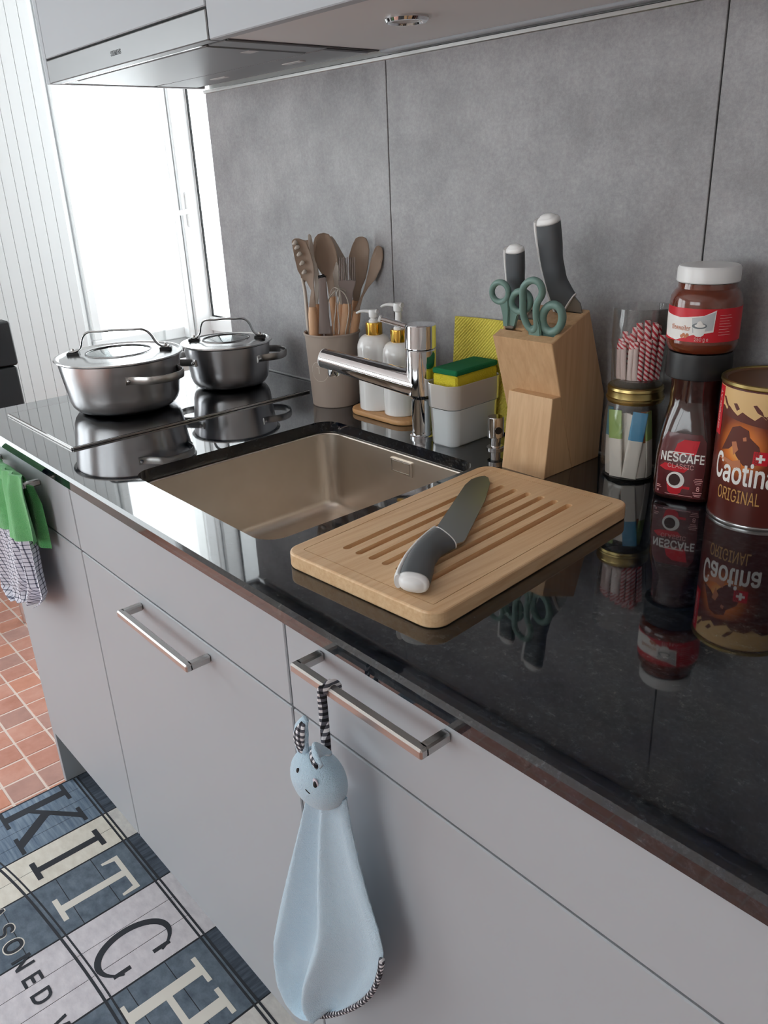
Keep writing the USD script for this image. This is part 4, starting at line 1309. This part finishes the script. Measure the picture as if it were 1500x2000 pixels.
def stick_mesh(z0_, z1_):
    zs = [z for z in (0, .006, .03, .05, .064, .07) if z0_ < z < z1_]
    return ringloft([np.c_[circ[:, 0] * .0043, circ[:, 1] * (.0026 if 0 < z < .07 else .0008), np.full(len(circ), z)] for z in [z0_] + zs + [z1_]])


for row, n in ((0, 8), (1, 7), (2, 5)):
    for i in range(n):
        f = (i - (n - 1) / 2) / ((n - 1) / 2)
        lat = f * (.0252, .0225, .0165)[row]
        dep = (.0185 - .012 * f * f, .0075 - .006 * f * f, -.004)[row]
        p = np.array([*(GC + dvec * dep + lvec * lat), gz0 + .0085])
        plain_ = row == 0 and i < 4
        t = thing('sugar_stick', ('pale striped-tip sugar stick, ' if plain_ else 'red and white sugar stick, ') + order[i] + ' from left, ' + ('low front', 'middle', 'back')[row] + ' row in the ribbed glass', 'sugar stick', p, group='sugar sticks in the ribbed glass')
        x = UsdGeom.Xformable(t.prim)
        x.AddRotateZOp().Set(math.degrees(gv) + 90 + float(srng.uniform(-22, 22)) + f * 25)
        x.AddRotateYOp().Set(float(srng.uniform(-2.5, 2.5)) + f * 3)
        x.AddScaleOp().Set(Gf.Vec3f(1, 1, float(hts[row][i] / .07)))
        if plain_:
            usdkit.mesh(stage, t.path + '/paper', stick_mesh(0, .058), M['stick_plain'], smooth=50)
            usdkit.mesh(stage, t.path + '/striped_tip', stick_mesh(.058, .07), M['stick_paper'], smooth=50)
        else:
            usdkit.mesh(stage, t.path + '/paper', stick_mesh(0, .07), M['stick_paper'], smooth=50)

# coffee jar: rounded-square glass narrowing to a round neck
FC = np.array([-.5215, -.062])
FA = math.radians(-74)
cj = thing('coffee_jar', 'dark instant coffee jar with a red and maroon label, under the spread jar', 'jar', (*FC, ZC))
prof = [(0.0, .0355, 3.6), (.004, .0385, 4.0), (.012, .0400, 4.2), (.060, .0392, 4.2), (.090, .0372, 3.6), (.112, .0345, 2.8), (.130, .0318, 2.2), (.150, .0322, 2.0), (.166, .0330, 2.0)]


def coffee_r(a, z):
    zz = z - ZC
    A = np.interp(zz, [p[0] for p in prof], [p[1] for p in prof])
    e = np.interp(zz, [p[0] for p in prof], [p[2] for p in prof])
    c, s = abs(math.cos(a - FA)), abs(math.sin(a - FA))
    return A / (c ** e + s ** e) ** (1 / e)


def coffee_surf(a, z, out):
    r = coffee_r(a, z) + out
    return (FC[0] + r * math.cos(a), FC[1] + r * math.sin(a), z)


coffee_surf.R = .040
rings = []
tt = np.linspace(0, 2 * PI, 96, endpoint=False)
for zz in [0, .0015, .004, .008, .012, .03, .05, .06, .075, .09, .1, .112, .12, .13, .14, .15, .166]:
    k = .90 if zz == 0 else 1
    rings.append(np.array([(FC[0] + coffee_r(a, ZC + zz) * k * math.cos(a), FC[1] + coffee_r(a, ZC + zz) * k * math.sin(a), ZC + zz) for a in tt]))
part(cj, 'glass_body', ringloft(rings), 'coffee_glass', smooth=50)
part(cj, 'lid', lathe([(0, 1.0785), (.0400, 1.0785), (.0408, 1.080), (.0402, 1.108), (.0390, 1.1112), (.0, 1.1112)], (*FC, 0), 72), 'black_plastic', smooth=40, label='black screw lid')


def facet(m, x, z, out=.0002):
    """lay print on the flat face: x sideways from its middle, z height"""
    m = m.copy()
    v = m.vertices
    r = []
    for px_, py_, pz_ in v:
        zz = ZC + z + py_
        X = x + px_
        # angle whose sideways distance is X on this level
        a = FA + math.atan2(X, np.interp(zz - ZC, [p[0] for p in prof], [p[1] for p in prof]))
        r.append(coffee_surf(a, zz, out + pz_))
    m.vertices = np.array(r)
    return m


lab = part(cj, 'label', facet(flat_poly([(-.036, -.048), (.030, -.048), (.032, .0), (.030, .030), (.022, .040), (-.024, .040), (-.032, .028), (-.037, 0)], .0002, .005), 0, .056), 'label_maroon', smooth=40)
part(lab, 'red_patch', facet(flat_poly([(-.016, .006), (-.012, .020), (-.004, .026), (.016, .026), (.012, .006)], .0002, .005), .004, .062, .0005), 'print_red', smooth=None)
part(lab, 'red_patch', facet(flat_poly([(-.030, -.008), (-.022, -.002), (.010, -.006), (.004, -.013), (-.020, -.012)], .0002, .005), .0, .056, .0005), 'print_red', smooth=None)
part(lab, 'lettering', cat([facet(text('NESCAFE', .0118, .0003, True, width=.058, cuts=.003), 0.000, .0575, .0007), facet(flat_poly([(-.018, 0), (.014, 0), (.014, .0012), (-.018, .0012)], .0003, .004), 0, .0697, .0007)]), 'print_white', smooth=None)
part(lab, 'lettering', facet(text('CLASSIC', .0062, .0003, False, width=.033, cuts=.003), -.001, .0485, .0008), 'print_pink', smooth=None)
cup = part(lab, 'cup_print', facet(flat_poly(Point(0, 0).buffer(.0115), .0002, .004), -.006, .0315, .0006), 'print_beige' if False else 'print_white', smooth=None)
part(lab, 'coffee_print', facet(flat_poly(affinity.scale(Point(0, 0).buffer(.0082), .9, 1), .0002, .004), -.0072, .0318, .0009), 'print_dark_brown', smooth=None)
part(lab, 'cup_print', facet(flat_poly(unary_union([Polygon([(-.0112, .004), (.011, .004), (.008, -.008), (.003, -.0115), (-.004, -.0115), (-.0085, -.008)]), sbox(.010, -.002, .019, .0015)]), .0002, .004), -.006, .0225, .0004), 'print_red', smooth=None)
part(lab, 'lettering', cat([facet(text('8', .0062, .0003, True, cuts=.003), .024, .0195, .0006)] + [facet(flat_poly(sbox(-w, 0, w, .0009), .0003, .004), x, z, .0006) for w, x, z in ((.0065, .024, .0165), (.0055, .024, .0135), (.004, .024, .0115), (.005, .0235, .036), (.0065, .0235, .0335), (.005, .0235, .031), (.004, .0235, .0285), (.003, -.0285, .021), (.004, -.028, .0185), (.018, .0, .0105))] + [facet(text('\u2610' if False else 'a', .004, .0003, True, cuts=.003), -.029, .0125, .0006)]), 'print_pink', smooth=None)

# chocolate spread jar standing on the coffee jar
sz = 1.1116
sj = thing('spread_jar', 'brown spread jar with a white lid and red label, on top of the coffee jar', 'jar', (*FC, sz))
part(sj, 'glass_body', lathe([(0, sz), (.036, sz), (.0405, sz + .0025), (.0432, sz + .009), (.0438, sz + .014), (.0438, sz + .062), (.0426, sz + .0695), (.0385, sz + .0765), (.0355, sz + .079), (.0355, sz + .0855), (0, sz + .0855)], (*FC, 0), 80), 'spread_glass', smooth=40)
part(sj, 'neck', lathe([(0, sz + .0856), (.0358, sz + .0856), (.0358, sz + .0885), (0, sz + .0885)], (*FC, 0), 64), 'black_plastic')
part(sj, 'lid', lathe([(0, sz + .0865), (.0372, sz + .0865), (.0380, sz + .0878), (.0378, sz + .1025), (.0360, sz + .1058), (.033, sz + .1068), (.012, sz + .1060), (0, sz + .1058)], (*FC, 0), 80), 'white_plastic', smooth=30, label='white lid')
ss = cyl_surf(*FC, .04412)
sv = math.atan2(CAM[1] - FC[1], CAM[0] - FC[0])
band = []
for a in np.linspace(sv - 1.75, sv + 1.75, 70):
    band.append([(FC[0] + r * math.cos(a), FC[1] + r * math.sin(a), z) for r, z in ((.04385, sz + .017), (.04405, sz + .017), (.04405, sz + .058), (.04385, sz + .058))])
lb = part(sj, 'label', ringloft([np.array(b) for b in band]), 'print_red', smooth=40, label='red label')
pan = flat_poly([(-.070, .0335), (-.030, .0300), (.0, .0335), (.014, .040), (.0125, .0135), (-.012, .0095), (-.034, .0015), (-.060, .004)], .0002, .004)
part(lb, 'white_panel', wrap(pan, ss, sv, sz + .0165), 'print_white', smooth=None)
part(lb, 'grey_patch', wrap(flat_poly([(-.012, .012), (.0112, .0155), (.0128, .0375), (-.004, .0315), (-.014, .030)], .0004, .004), ss, sv, sz + .0168), 'print_grey', smooth=None)
part(lb, 'cup_print', wrap(flat_poly([(-.0078, .0), (.0078, .0), (.0058, -.0105), (.0030, -.0128), (-.0030, -.0128), (-.0058, -.0105)], .0006, .003), ss, sv - .10, sz + .0372), 'wall_white', smooth=None)
part(lb, 'cup_print', wrap(flat_poly(affinity.scale(Point(0, 0).buffer(.0086), 1, .42), .0008, .003), ss, sv - .10, sz + .0375), 'print_grey_dark', smooth=None)
part(lb, 'cup_print', wrap(flat_poly(unary_union([affinity.scale(Point(.0006, .0002).buffer(.0062), 1, .36), Polygon([(-.004, .0012), (-.0016, .0052), (.0012, .0062), (.0042, .0018)])]), .0010, .003), ss, sv - .10, sz + .0377), 'print_white', smooth=None)
part(lb, 'lettering', wrap(text('ffeeweiler', .0060, .0005, False, width=.028, cuts=.003), ss, sv - .66, sz + .031), 'print_tan', smooth=None)
part(lb, 'lettering', wrap(text('250 g e', .0046, .0006, True, width=.0165, cuts=.003), ss, sv - .02, sz + .0187), 'print_pink', smooth=None)
part(lb, 'small_print', cat([wrap(flat_poly(sbox(-.0085, 0, .0085 - .002 * (i % 3), .0005), .0002, .004), ss, sv + .62, sz + .026 + .0034 * i) for i in range(8)]), 'print_pink', smooth=None)
part(lb, 'nut_print', cat([wrap(flat_poly(Point(0, 0).buffer(.0022, quad_segs=4), .0003, .003), ss, sv - .58 + .055 * i, sz + .0235 + .002 * (i % 2)) for i in range(4)]), 'print_tan', smooth=None)

# drinking-chocolate tin
TC = np.array([-.4185, -.066])
tr_ = .0605
tin = thing('cocoa_tin', 'round brown cocoa tin with a glowing picture and white name, at the picture edge', 'tin', (*TC, ZC))
tz1 = 1.0905
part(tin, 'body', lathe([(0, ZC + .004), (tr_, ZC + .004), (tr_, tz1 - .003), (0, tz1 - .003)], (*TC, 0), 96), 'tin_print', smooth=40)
part(tin, 'bottom_rim', lathe([(tr_ - .003, ZC), (tr_ + .0012, ZC), (tr_ + .0018, ZC + .002), (tr_ + .0014, ZC + .0045), (tr_, ZC + .0052), (tr_ - .003, ZC + .004)], (*TC, 0), 96), 'steel_lid', smooth=40, label='silvery bottom rim')
part(tin, 'top_rim', lathe([(tr_ - .002, tz1 - .008), (tr_ + .0002, tz1 - .0045), (tr_ + .0016, tz1 - .003), (tr_ + .0016, tz1 + .0005), (tr_ + .0002, tz1 + .0015), (tr_ - .0022, tz1 + .0005), (tr_ - .0028, tz1 - .005)], (*TC, 0), 96), 'gold_lid', smooth=40, label='dull gold top rim')
part(tin, 'lid', lathe([(0, tz1 - .0022), (tr_ - .006, tz1 - .0022), (tr_ - .004, tz1 - .0005), (tr_ - .0022, tz1 - .0005), (tr_ - .0022, tz1 - .004), (0, tz1 - .004)], (*TC, 0), 96), 'tan_lid', smooth=40, label='brown plastic lid')
ts = cyl_surf(*TC, tr_ + .0001)
tv = math.radians(-92)
top = [(-.055, .176 - .0038), (-.055, .150), (-.047, .158), (-.044, .150), (-.036, .149), (-.031, .145), (-.027, .151), (-.020, .146), (-.012, .1415), (-.006, .147), (.002, .143), (.010, .1395), (.017, .146), (.022, .142), (.032, .147), (.042, .141), (.055, .149), (.10, .143), (.10, .176 - .0038)]
part(tin, 'sky_print', wrap(flat_poly(top, .0002, .005), ts, tv, ZC), 'print_beige', smooth=None)
cl = [[(-.040, .160), (-.034, .152), (-.025, .145), (-.028, .150), (-.036, .1605)], [(-.020, .155), (-.014, .147), (-.010, .150), (-.015, .156)], [(.006, .157), (.012, .149), (.020, .145), (.017, .151), (.010, .158)]]
part(tin, 'leaf_print', cat([wrap(flat_poly(c, .0003, .004), ts, tv, ZC) for c in cl]), 'print_brown', smooth=None)
part(tin, 'dark_cloud_print', wrap(flat_poly([(-.055, .1495), (-.047, .157), (-.044, .1495), (-.036, .1485), (-.031, .1445), (-.027, .1505), (-.020, .1455), (-.012, .141), (-.006, .1465), (.002, .1425), (.010, .139), (.017, .1455), (.030, .146), (.10, .142), (.10, .128), (.03, .130), (.0, .134), (-.03, .138), (-.055, .140)], .0002, .005), ts, tv, ZC), 'print_brown', smooth=None)
part(tin, 'picture', wrap(flat_poly([(-.030, .094), (-.022, .112), (-.016, .126), (-.006, .130), (.006, .126), (.008, .118), (.020, .108), (.026, .090), (.012, .080), (.004, .082), (-.006, .092), (-.012, .104), (-.018, .098)], .0003, .004), ts, tv - .02, ZC), 'print_brown', smooth=None, label='brown chocolate shapes')
part(tin, 'picture', cat([wrap(flat_poly(c, .0004, .004), ts, tv - .02, ZC) for c in ([(-.034, .084), (-.018, .080), (-.006, .074), (.002, .079), (.0, .088), (-.010, .084), (-.020, .086)], [(-.014, .108), (-.008, .110), (-.004, .100), (-.010, .092)], [(-.0, .116), (.004, .118), (.005, .113), (.001, .112)])]), 'print_tan', smooth=None)
wa = tv - .40
fs = lambda s, z: wrap(s, ts, tv - .015, ZC + z)


def serif_text(s, h, w):
    m = text(s, h, .0004, True, width=w, cuts=.004)
    return m


part(tin, 'lettering', wrap(serif_text('aotina', .0275, .066), ts, math.radians(-82.5), ZC + .0570), 'print_white', smooth=None)
part(tin, 'lettering', wrap(serif_text('C', .032, .0135), ts, math.radians(-121.5), ZC + .0585), 'print_white', smooth=None)
part(tin, 'lettering', wrap(text('ORIGINAL', .0165, .0004, False, width=.056, cuts=.004), ts, math.radians(-92), ZC + .0325), 'print_gold', smooth=None)
fl = part(tin, 'flag', wrap(flat_poly(rrect(-.0085, .0085, -.0085, .0085, .0012, 3), .0003, .004), ts, math.radians(-71), ZC + .0935), 'print_red', smooth=None, label='red square with a white cross')
part(fl, 'cross', wrap(flat_poly(unary_union([sbox(-.0052, -.0016, .0052, .0016), sbox(-.0016, -.0052, .0016, .0052)]), .0005, .003), ts, math.radians(-71), ZC + .0935), 'print_white', smooth=None)
rb = part(tin, 'side_band', wrap(flat_poly(sbox(-.0075, .110, .0075, .1715), .0004, .004), ts, math.radians(-137), ZC), 'print_red', smooth=None)
bt = text('CHOCOLAT', .0045, .0003, True, width=.050)
bt.vertices = np.c_[-bt.vertices[:, 1], bt.vertices[:, 0], bt.vertices[:, 2]]
part(rb, 'small_print', wrap(bt.subdivide_to_size(.004), cyl_surf(*TC, tr_ + .0006), math.radians(-135), ZC + .141), 'print_pink', smooth=None)
#@P4
# ================================================================ towels on the left handle
YG = YD - .032
gt = thing('hand_towel', 'green towel folded over the handle of the leftmost cabinet', 'towel', (-1.50, YG, .75))


def mapy(pts, y):
    return [at_y(u, v, y) for u, v in pts]


def foldf(a, f, ph=0., tp=.35):
    return lambda s, t: a * math.sin(2 * PI * f * s + ph + 1.2 * t) * (tp + (1 - tp) * t) + .35 * a * math.sin(2 * PI * f * 2.3 * s + 1 + ph)


yf_ = YG - .014
topz = .872
Lp = [(-1.640, yf_ + .006, topz), (-1.648, yf_, .84), (-1.655, yf_, .745)]
Rp = mapy([(43, 934), (44, 968), (52, 1010), (58, 1040), (62, 1066)], yf_)
g1 = cloth(Lp, Rp, foldf(.010, 2.6, .6, .15), 64, 40, .006)
part(gt, 'front_layer', g1, 'towel_green', smooth=60)
tub = []
for a in np.linspace(0, PI, 9):
    tub.append([(-1.640, YG + .0135 * math.cos(a), .868 + .013 * math.sin(a)), (-1.425, YG + .0135 * math.cos(a), .868 + .013 * math.sin(a))])
tub = np.array(tub)
m = cloth(tub[:, 0], tub[:, 1], lambda s, t: .0012 * math.sin(20 * s), 40, 18, .006, n=(0, -.0, 1))
part(gt, 'top_fold', m, 'towel_green', smooth=60)
yb_ = YG + .014
Lq = [(-1.60, yb_, .874), (-1.62, yb_, .80), (-1.60, yb_, .745)]
Rq = mapy([(64, 952), (79, 985), (88, 1030), (95, 1074)], yb_ - .002)
part(gt, 'back_layer', cloth(Lq, Rq, foldf(.005, 3.2, 2.2, .3), 48, 30, .006), 'towel_green_shaded', smooth=60)

tt_ = thing('tea_towel', 'white and dark blue checked tea towel hanging below the green towel', 'towel', (-1.5, YG + .002, .6))
yt = YG + .001
Lt = [(-1.575, yt, .866)] + mapy([(2, 1040), (8, 1090), (14, 1140), (24, 1158), (34, 1170)], yt)
Rt = [(-1.44, yt, .866)] + mapy([(74, 1075), (84, 1120), (96, 1164), (92, 1176), (78, 1184)], yt)
part(tt_, 'cloth', cloth(Lt, Rt, foldf(.0105, 3.1, .2, .5), 64, 60, .003), 'tea_towel', smooth=60)

# ================================================================ rabbit-headed towel
ru = thing('rabbit_towel', 'pale blue terry hand towel with a rabbit head, hung by a checked strap', 'towel', (-.56, YD - .035, .33))
yr = -.684
Lr = mapy([(604, 1560), (590, 1625), (572, 1700), (556, 1770), (545, 1830), (544, 1868), (552, 1910), (568, 1945), (586, 1969), (604, 1979), (628, 1982)], yr)
Rr = mapy([(677, 1560), (684, 1610), (700, 1690), (718, 1760), (738, 1825), (747, 1865), (743, 1900), (728, 1935), (706, 1955), (676, 1970), (640, 1979)], yr)


def rfold(s, t):
    r = .014 * math.exp(-((s - .53) / .09) ** 2) - .010 * math.exp(-((s - .30) / .13) ** 2) + .008 * math.exp(-((s - .06) / .10) ** 2) - .007 * math.exp(-((s - .80) / .14) ** 2)
    r *= .25 + .75 * min(1, t * 1.6) * (1 - .35 * max(0, t - .8) / .2)
    r += .006 * math.exp(-((s - .12) / .07) ** 2 - ((t - .68) / .08) ** 2) * -1
    return 1.45 * r + .0012 * math.sin(9 * s + 6 * t)


bodym = cloth(Lr, Rr, rfold, 72, 90, .010)
bb = bodym.vertices
bb += (meshkit.noise(bb * 260)[:, None] if np.ndim(meshkit.noise(bb[:4] * 260)) == 1 else 0) * np.array([0, -.0011, 0])
part(ru, 'cloth_body', bodym, 'terry_blue', smooth=60)
hem = np.array([p + np.array([0, -.001, -.001]) for p in mapy([(600, 1977), (628, 1982), (660, 1977), (690, 1966), (714, 1950), (732, 1928), (742, 1902), (747, 1872)], yr)])
part(ru, 'hem', tube(spline(hem, 40), .0034, 10), 'gingham', smooth=True, label='black and white checked hem')
hc = at_y(623, 1519, yr - .006)
HA = np.array([.0365, .0245, .0315])
hd_ = trimesh.creation.icosphere(4, 1.0)
hv = hd_.vertices * HA
hd_.vertices = hv + hc + meshkit.noise(hv * 420)[:, None] * np.array([0, -.0006, 0])
part(ru, 'head', hd_, 'terry_blue', smooth=True)


def on_head(u, v):
    """where the sight line meets the head"""
    d, o = ray(u, v) / HA, (CAM - hc) / HA
    a_, b_, c_ = d @ d, 2 * o @ d, o @ o - 1
    k = (-b_ - math.sqrt(max(b_ * b_ - 4 * a_ * c_, 0))) / (2 * a_)
    return CAM + ray(u, v) * k


def ball(p, sx, sy, sz):
    m = trimesh.creation.icosphere(2, 1.0)
    m.apply_scale((sx, sy, sz))
    m.apply_translation(p)
    return m


for (u, v), s_ in (((582, 1505), .0019), ((616, 1532), .0025)):
    e = on_head(u, v)
    part(ru, 'eye', ball(e, s_, s_, s_ * 1.6), 'print_black', smooth=True, label='black stitched eye')
part(ru, 'cheek', ball(on_head(614, 1530) + np.array([.0, .0012, 0]), .0046, .0018, .0050), 'cheek_tint', smooth=True)
nz = [on_head(u, v) for u, v in ((597, 1541), (601, 1546), (606, 1550))]
part(ru, 'mouth', tube(spline(nz, 8), .0008, 8), 'print_black', smooth=True, label='black stitched mouth')


def ear(pts, rad, off, inner_pts, inner_r, yo):
    P = np.array([at_y(u, v, yr - o) for (u, v), o in zip(pts, off)])
    e = part(ru, 'ear', tube(spline(P, 24), np.interp(np.linspace(0, 1, 24), np.linspace(0, 1, len(rad)), rad), 20, flat=.5, up=(0, 1, 0)), 'terry_blue', smooth=True)
    Q = np.array([at_y(u, v, yr - o) for (u, v), o in zip(inner_pts, off)])
    part(e, 'lining', tube(spline(Q, 20) + np.array([-.001, -yo, 0]), np.interp(np.linspace(0, 1, 20), np.linspace(0, 1, len(inner_r)), inner_r), 16, flat=.45, up=(0, 1, 0)), 'gingham', smooth=True, label='checked ear lining')


ear([(592, 1474), (588, 1448), (590, 1422), (598, 1403)], [.008, .0110, .0100, .004], [.010, .012, .012, .010], [(594, 1464), (591, 1444), (594, 1424), (599, 1410)], [.005, .0085, .0075, .003], .0038)
ear([(640, 1470), (624, 1463), (617, 1474), (628, 1498)], [.007, .008, .008, .004], [.008, .018, .030, .034], [(632, 1470), (623, 1466), (617, 1480), (626, 1496)], [.003, .006, .006, .003], .0034)
# strap over the handle bar
st = [at_y(638, 1470, yr - .004), at_y(635, 1430, yr - .002), at_y(631, 1385, YG - .008), at_y(633, 1348, YG - .0075)]
bx_ = st[-1][0]
st += [np.array([bx_ + .0004, YG - .0068, .8780]), np.array([bx_ + .0008, YG - .0045, .8836]), np.array([bx_ + .001, YG + .003, .8842]), np.array([bx_ + .001, YG + .0070, .879]), np.array([bx_ + .001, YG + .0070, .870])]
part(ru, 'strap', tube(spline(st, 60), .0048, 12, flat=.4, up=(-.83, .55, 0)), 'gingham', smooth=True, label='black and white checked hanging strap')

# ================================================================ printed mat
mx0, mx1, my0, my1 = -1.7215, -.36, -1.085, -.5865
mt = thing('kitchen_mat', 'blue-grey printed mat with large capital letters along the cabinets', 'mat', (-1.05, -.83, .0005))
part(mt, 'base', rbox(mx0 - .004, mx1, my0, my1, .0005, .0055, .0018), 'mat_black', smooth=None)
cols = [(-1.7215, -1.5517, 'mat_blue', 'v', 4), (-1.5517, -1.4428, 'mat_cream', 'v', 2), (-1.4428, -1.2907, 'mat_slate', 'h', 5), (-1.2907, -1.1064, 'mat_lilac', 'v', 3), (-1.1064, -.9184, 'mat_slate', 'h', 5), (-.9184, -.745, 'mat_pale', 'v', 3), (-.745, -.56, 'mat_blue', 'v', 4), (-.56, -.362, 'mat_lilac', 'v', 3)]
side = ['mat_dark', 'mat_pale', 'mat_dark', 'mat_lilac', 'mat_dark', 'mat_pale', 'mat_dark', 'mat_lilac']
zt0, zt1 = .0054, .0057


def sheet(x0, x1, y0, y1, mat):
    part(mt, 'printed_plank', pbox(x0, x1, y0, y1, zt0, zt1), mat, smooth=None)


for (x0, x1, mat, d, n), sd in zip(cols, side):
    x0 += .002
    x1 -= .0008
    sheet(x0, x1, -.6165, my1 - .003, sd)
    if d == 'v':
        e = np.linspace(x0, x1, n + 1)
        for a, b in zip(e[:-1], e[1:]):
            sheet(a + .0006, b - .0006, my0 + .004, -.6175, mat)
    else:
        e = [my0 + .004, -.985, -.885, -.775, -.700, -.6175]
        for a, b in zip(e[:-1], e[1:]):
            sheet(x0 + .0006, x1 - .0006, a + .0008, b - .0008, mat)


def strokes(ch):
    R = sbox
    if ch == 'K':
        return unary_union([R(.14, 0, .28, 1), R(.0, .94, .42, 1), R(.0, 0, .42, .06), Polygon([(.24, .36), (.30, .46), (.86, .96), (.96, .96)]).buffer(.018), Polygon([(.40, .56), (.50, .64), (.96, .05), (.80, .05)]).buffer(.01), R(.70, .94, 1.06, 1), R(.70, 0, 1.10, .06)])
    if ch == 'I':
        return unary_union([R(.20, 0, .36, 1), R(.0, .925, .56, 1), R(.0, 0, .56, .075)])
    if ch == 'T':
        return unary_union([R(.36, 0, .50, 1), R(.0, .93, .86, 1), R(.18, 0, .68, .07), Polygon([(0, 1), (0, .76), (.05, .76), (.09, .93)]), Polygon([(.86, 1), (.86, .76), (.81, .76), (.77, .93)])])
    if ch == 'C':
        o = affinity.scale(Point(.50, .5).buffer(1, quad_segs=32), .50, .53)
        i = affinity.scale(Point(.55, .5).buffer(1, quad_segs=32), .42, .455)
        return unary_union([o.difference(i).difference(Polygon([(.5, .5), (1.3, 1.02), (1.3, -.02)])), R(.80, .66, .885, .90), R(.80, .10, .885, .34)])
    if ch == 'H':
        return unary_union([R(.12, 0, .27, 1), R(.65, 0, .80, 1), R(.2, .46, .7, .54), R(0, .94, .40, 1), R(0, 0, .40, .06), R(.53, .94, .92, 1), R(.53, 0, .92, .06)])
    if ch == 'E':
        return unary_union([R(.12, 0, .27, 1), R(0, .93, .74, 1), R(0, 0, .78, .07), R(.2, .46, .55, .54), R(.68, .78, .74, 1), R(.72, 0, .78, .22), R(.50, .38, .56, .62)])
    if ch == 'N':
        return unary_union([R(.12, 0, .20, 1), R(.78, 0, .86, 1), Polygon([(.12, 1), (.26, 1), (.86, 0), (.74, 0)]), R(0, .94, .26, 1), R(0, 0, .34, .06), R(.64, .94, 1, 1)])


for ch, x0, x1, mat in (('K', -1.7185, -1.556, 'mat_letter_dark'), ('I', -1.519, -1.462, 'mat_letter_dark'), ('T', -1.412, -1.300, 'mat_letter_light'), ('C', -1.226, -1.130, 'mat_letter_dark'), ('H', -1.075, -.930, 'mat_letter_light'), ('E', -.885, -.785, 'mat_letter_dark'), ('N', -.715, -.585, 'mat_letter_light')):
    p = strokes(ch)
    b = p.bounds
    p = affinity.translate(p, -b[0], -b[1])
    p = affinity.scale(p, (x1 - x0) / (b[2] - b[0]), .150 / (b[3] - b[1]), origin=(0, 0))
    part(mt, 'printed_letter', poly3(affinity.translate(p, x0, -.803), .0003).apply_translation((0, 0, .0058)), mat, smooth=None)
for yy in (-.6155, -.6245):
    part(mt, 'printed_line', pbox(mx0 + .004, mx1 - .004, yy - .0022, yy + .0022, .0058, .0061), 'mat_letter_dark', smooth=None)
arc = np.array([(-1.752, -.905), (-1.65, -.876), (-1.5487, -.853), (-1.4394, -.8365), (-1.2884, -.823), (-1.1929, -.817), (-1.1054, -.8145), (-.95, -.817), (-.80, -.829), (-.64, -.853), (-.50, -.880), (-.364, -.908)])
from scipy.interpolate import CubicSpline
ac = CubicSpline(arc[:, 0], arc[:, 1])
ax_ = np.linspace(-1.7185, -.3635, 60)
for dy, w in ((0.0, .0026), (.0105, .0018)):
    ln = LineString(np.c_[ax_, ac(ax_) + dy]).buffer(w, cap_style=2)
    part(mt, 'printed_line', poly3(ln, .0003).apply_translation((0, 0, .0058)), 'mat_letter_dark', smooth=None)
words = 'SEASONED WITH LOVE'
xs_ = [-1.540, -1.487, -1.4354, -1.383, -1.336, -1.2873, -1.2395, -1.1936, None, -1.1107, -1.062, -1.028, -.985, None, -.90, -.855, -.81, -.765]
for c, x in zip(words, xs_):
    if x is None:
        continue
    y_ = ac(x) - .079 if x > -1.6 else ac(x)
    y_ = -.8955 + (ac(x) - (-.823)) * .25
    sl = math.atan(float(ac(x, 1)) * .25)
    for bold, z, mat, nm in ((True, .00582, 'mat_letter_light', 'letter_outline'), (False, .00615, 'mat_letter_dark', 'printed_letter')):
        if bold and not (-1.44 < x < -1.29):
            continue
        l = text(c, .033, .0003, bold or True)
        if bold:
            l.vertices[:, :2] = (l.vertices[:, :2] - [0, .0165]) * [1.16, 1.12] + [0, .0165]
        l.apply_translation((0, -.0165, 0))
        l = rotz(l, sl)
        l.apply_translation((x, y_, z))
        part(mt, nm, l, mat, smooth=None)

# ================================================================ dining chair past the end of the worktop
ch = thing('dining_chair', 'black leather high-backed chair at the left picture edge', 'chair', (-2.58, -.55, 0))
yc0, yc1 = -.755, -.306
for k, (z0_, z1_, x_) in enumerate(((.46, .575, -2.555), (.577, .715, -2.550), (.717, .855, -2.546), (.857, .985, -2.545))):
    part(ch, 'back_pad', rbox(x_ - .03, x_ + .03, yc0 + .004 * (3 - k), yc1 + (-.006, -.008, -.002, .004)[k], z0_, z1_, .006), 'black_leather', smooth=50)
part(ch, 'seat', rbox(-2.99, -2.585, yc0, yc1 - .01, .40, .46, .02), 'black_leather', smooth=50)
for lx in (-2.96, -2.60):
    for ly in (yc0 + .03, yc1 - .12):
        part(ch, 'leg', tube([(lx, ly, .40), (lx, ly, 0.0)], .014, 12), 'chrome', smooth=40)

# things on the window sill
sgz = .7005 + .0455
gx_, gy_ = -3.075, .395
sgl = solo('sill_tumbler', lathe([(0, sgz), (.026, sgz), (.030, sgz + .002), (.034, sgz + .075), (.032, sgz + .075), (.028, sgz + .006), (0, sgz + .006)], (-3.055 + .0, .412, 0), 40), 'clear_glass', 'faint clear tumbler on the bright window sill behind the pots', 'glass')
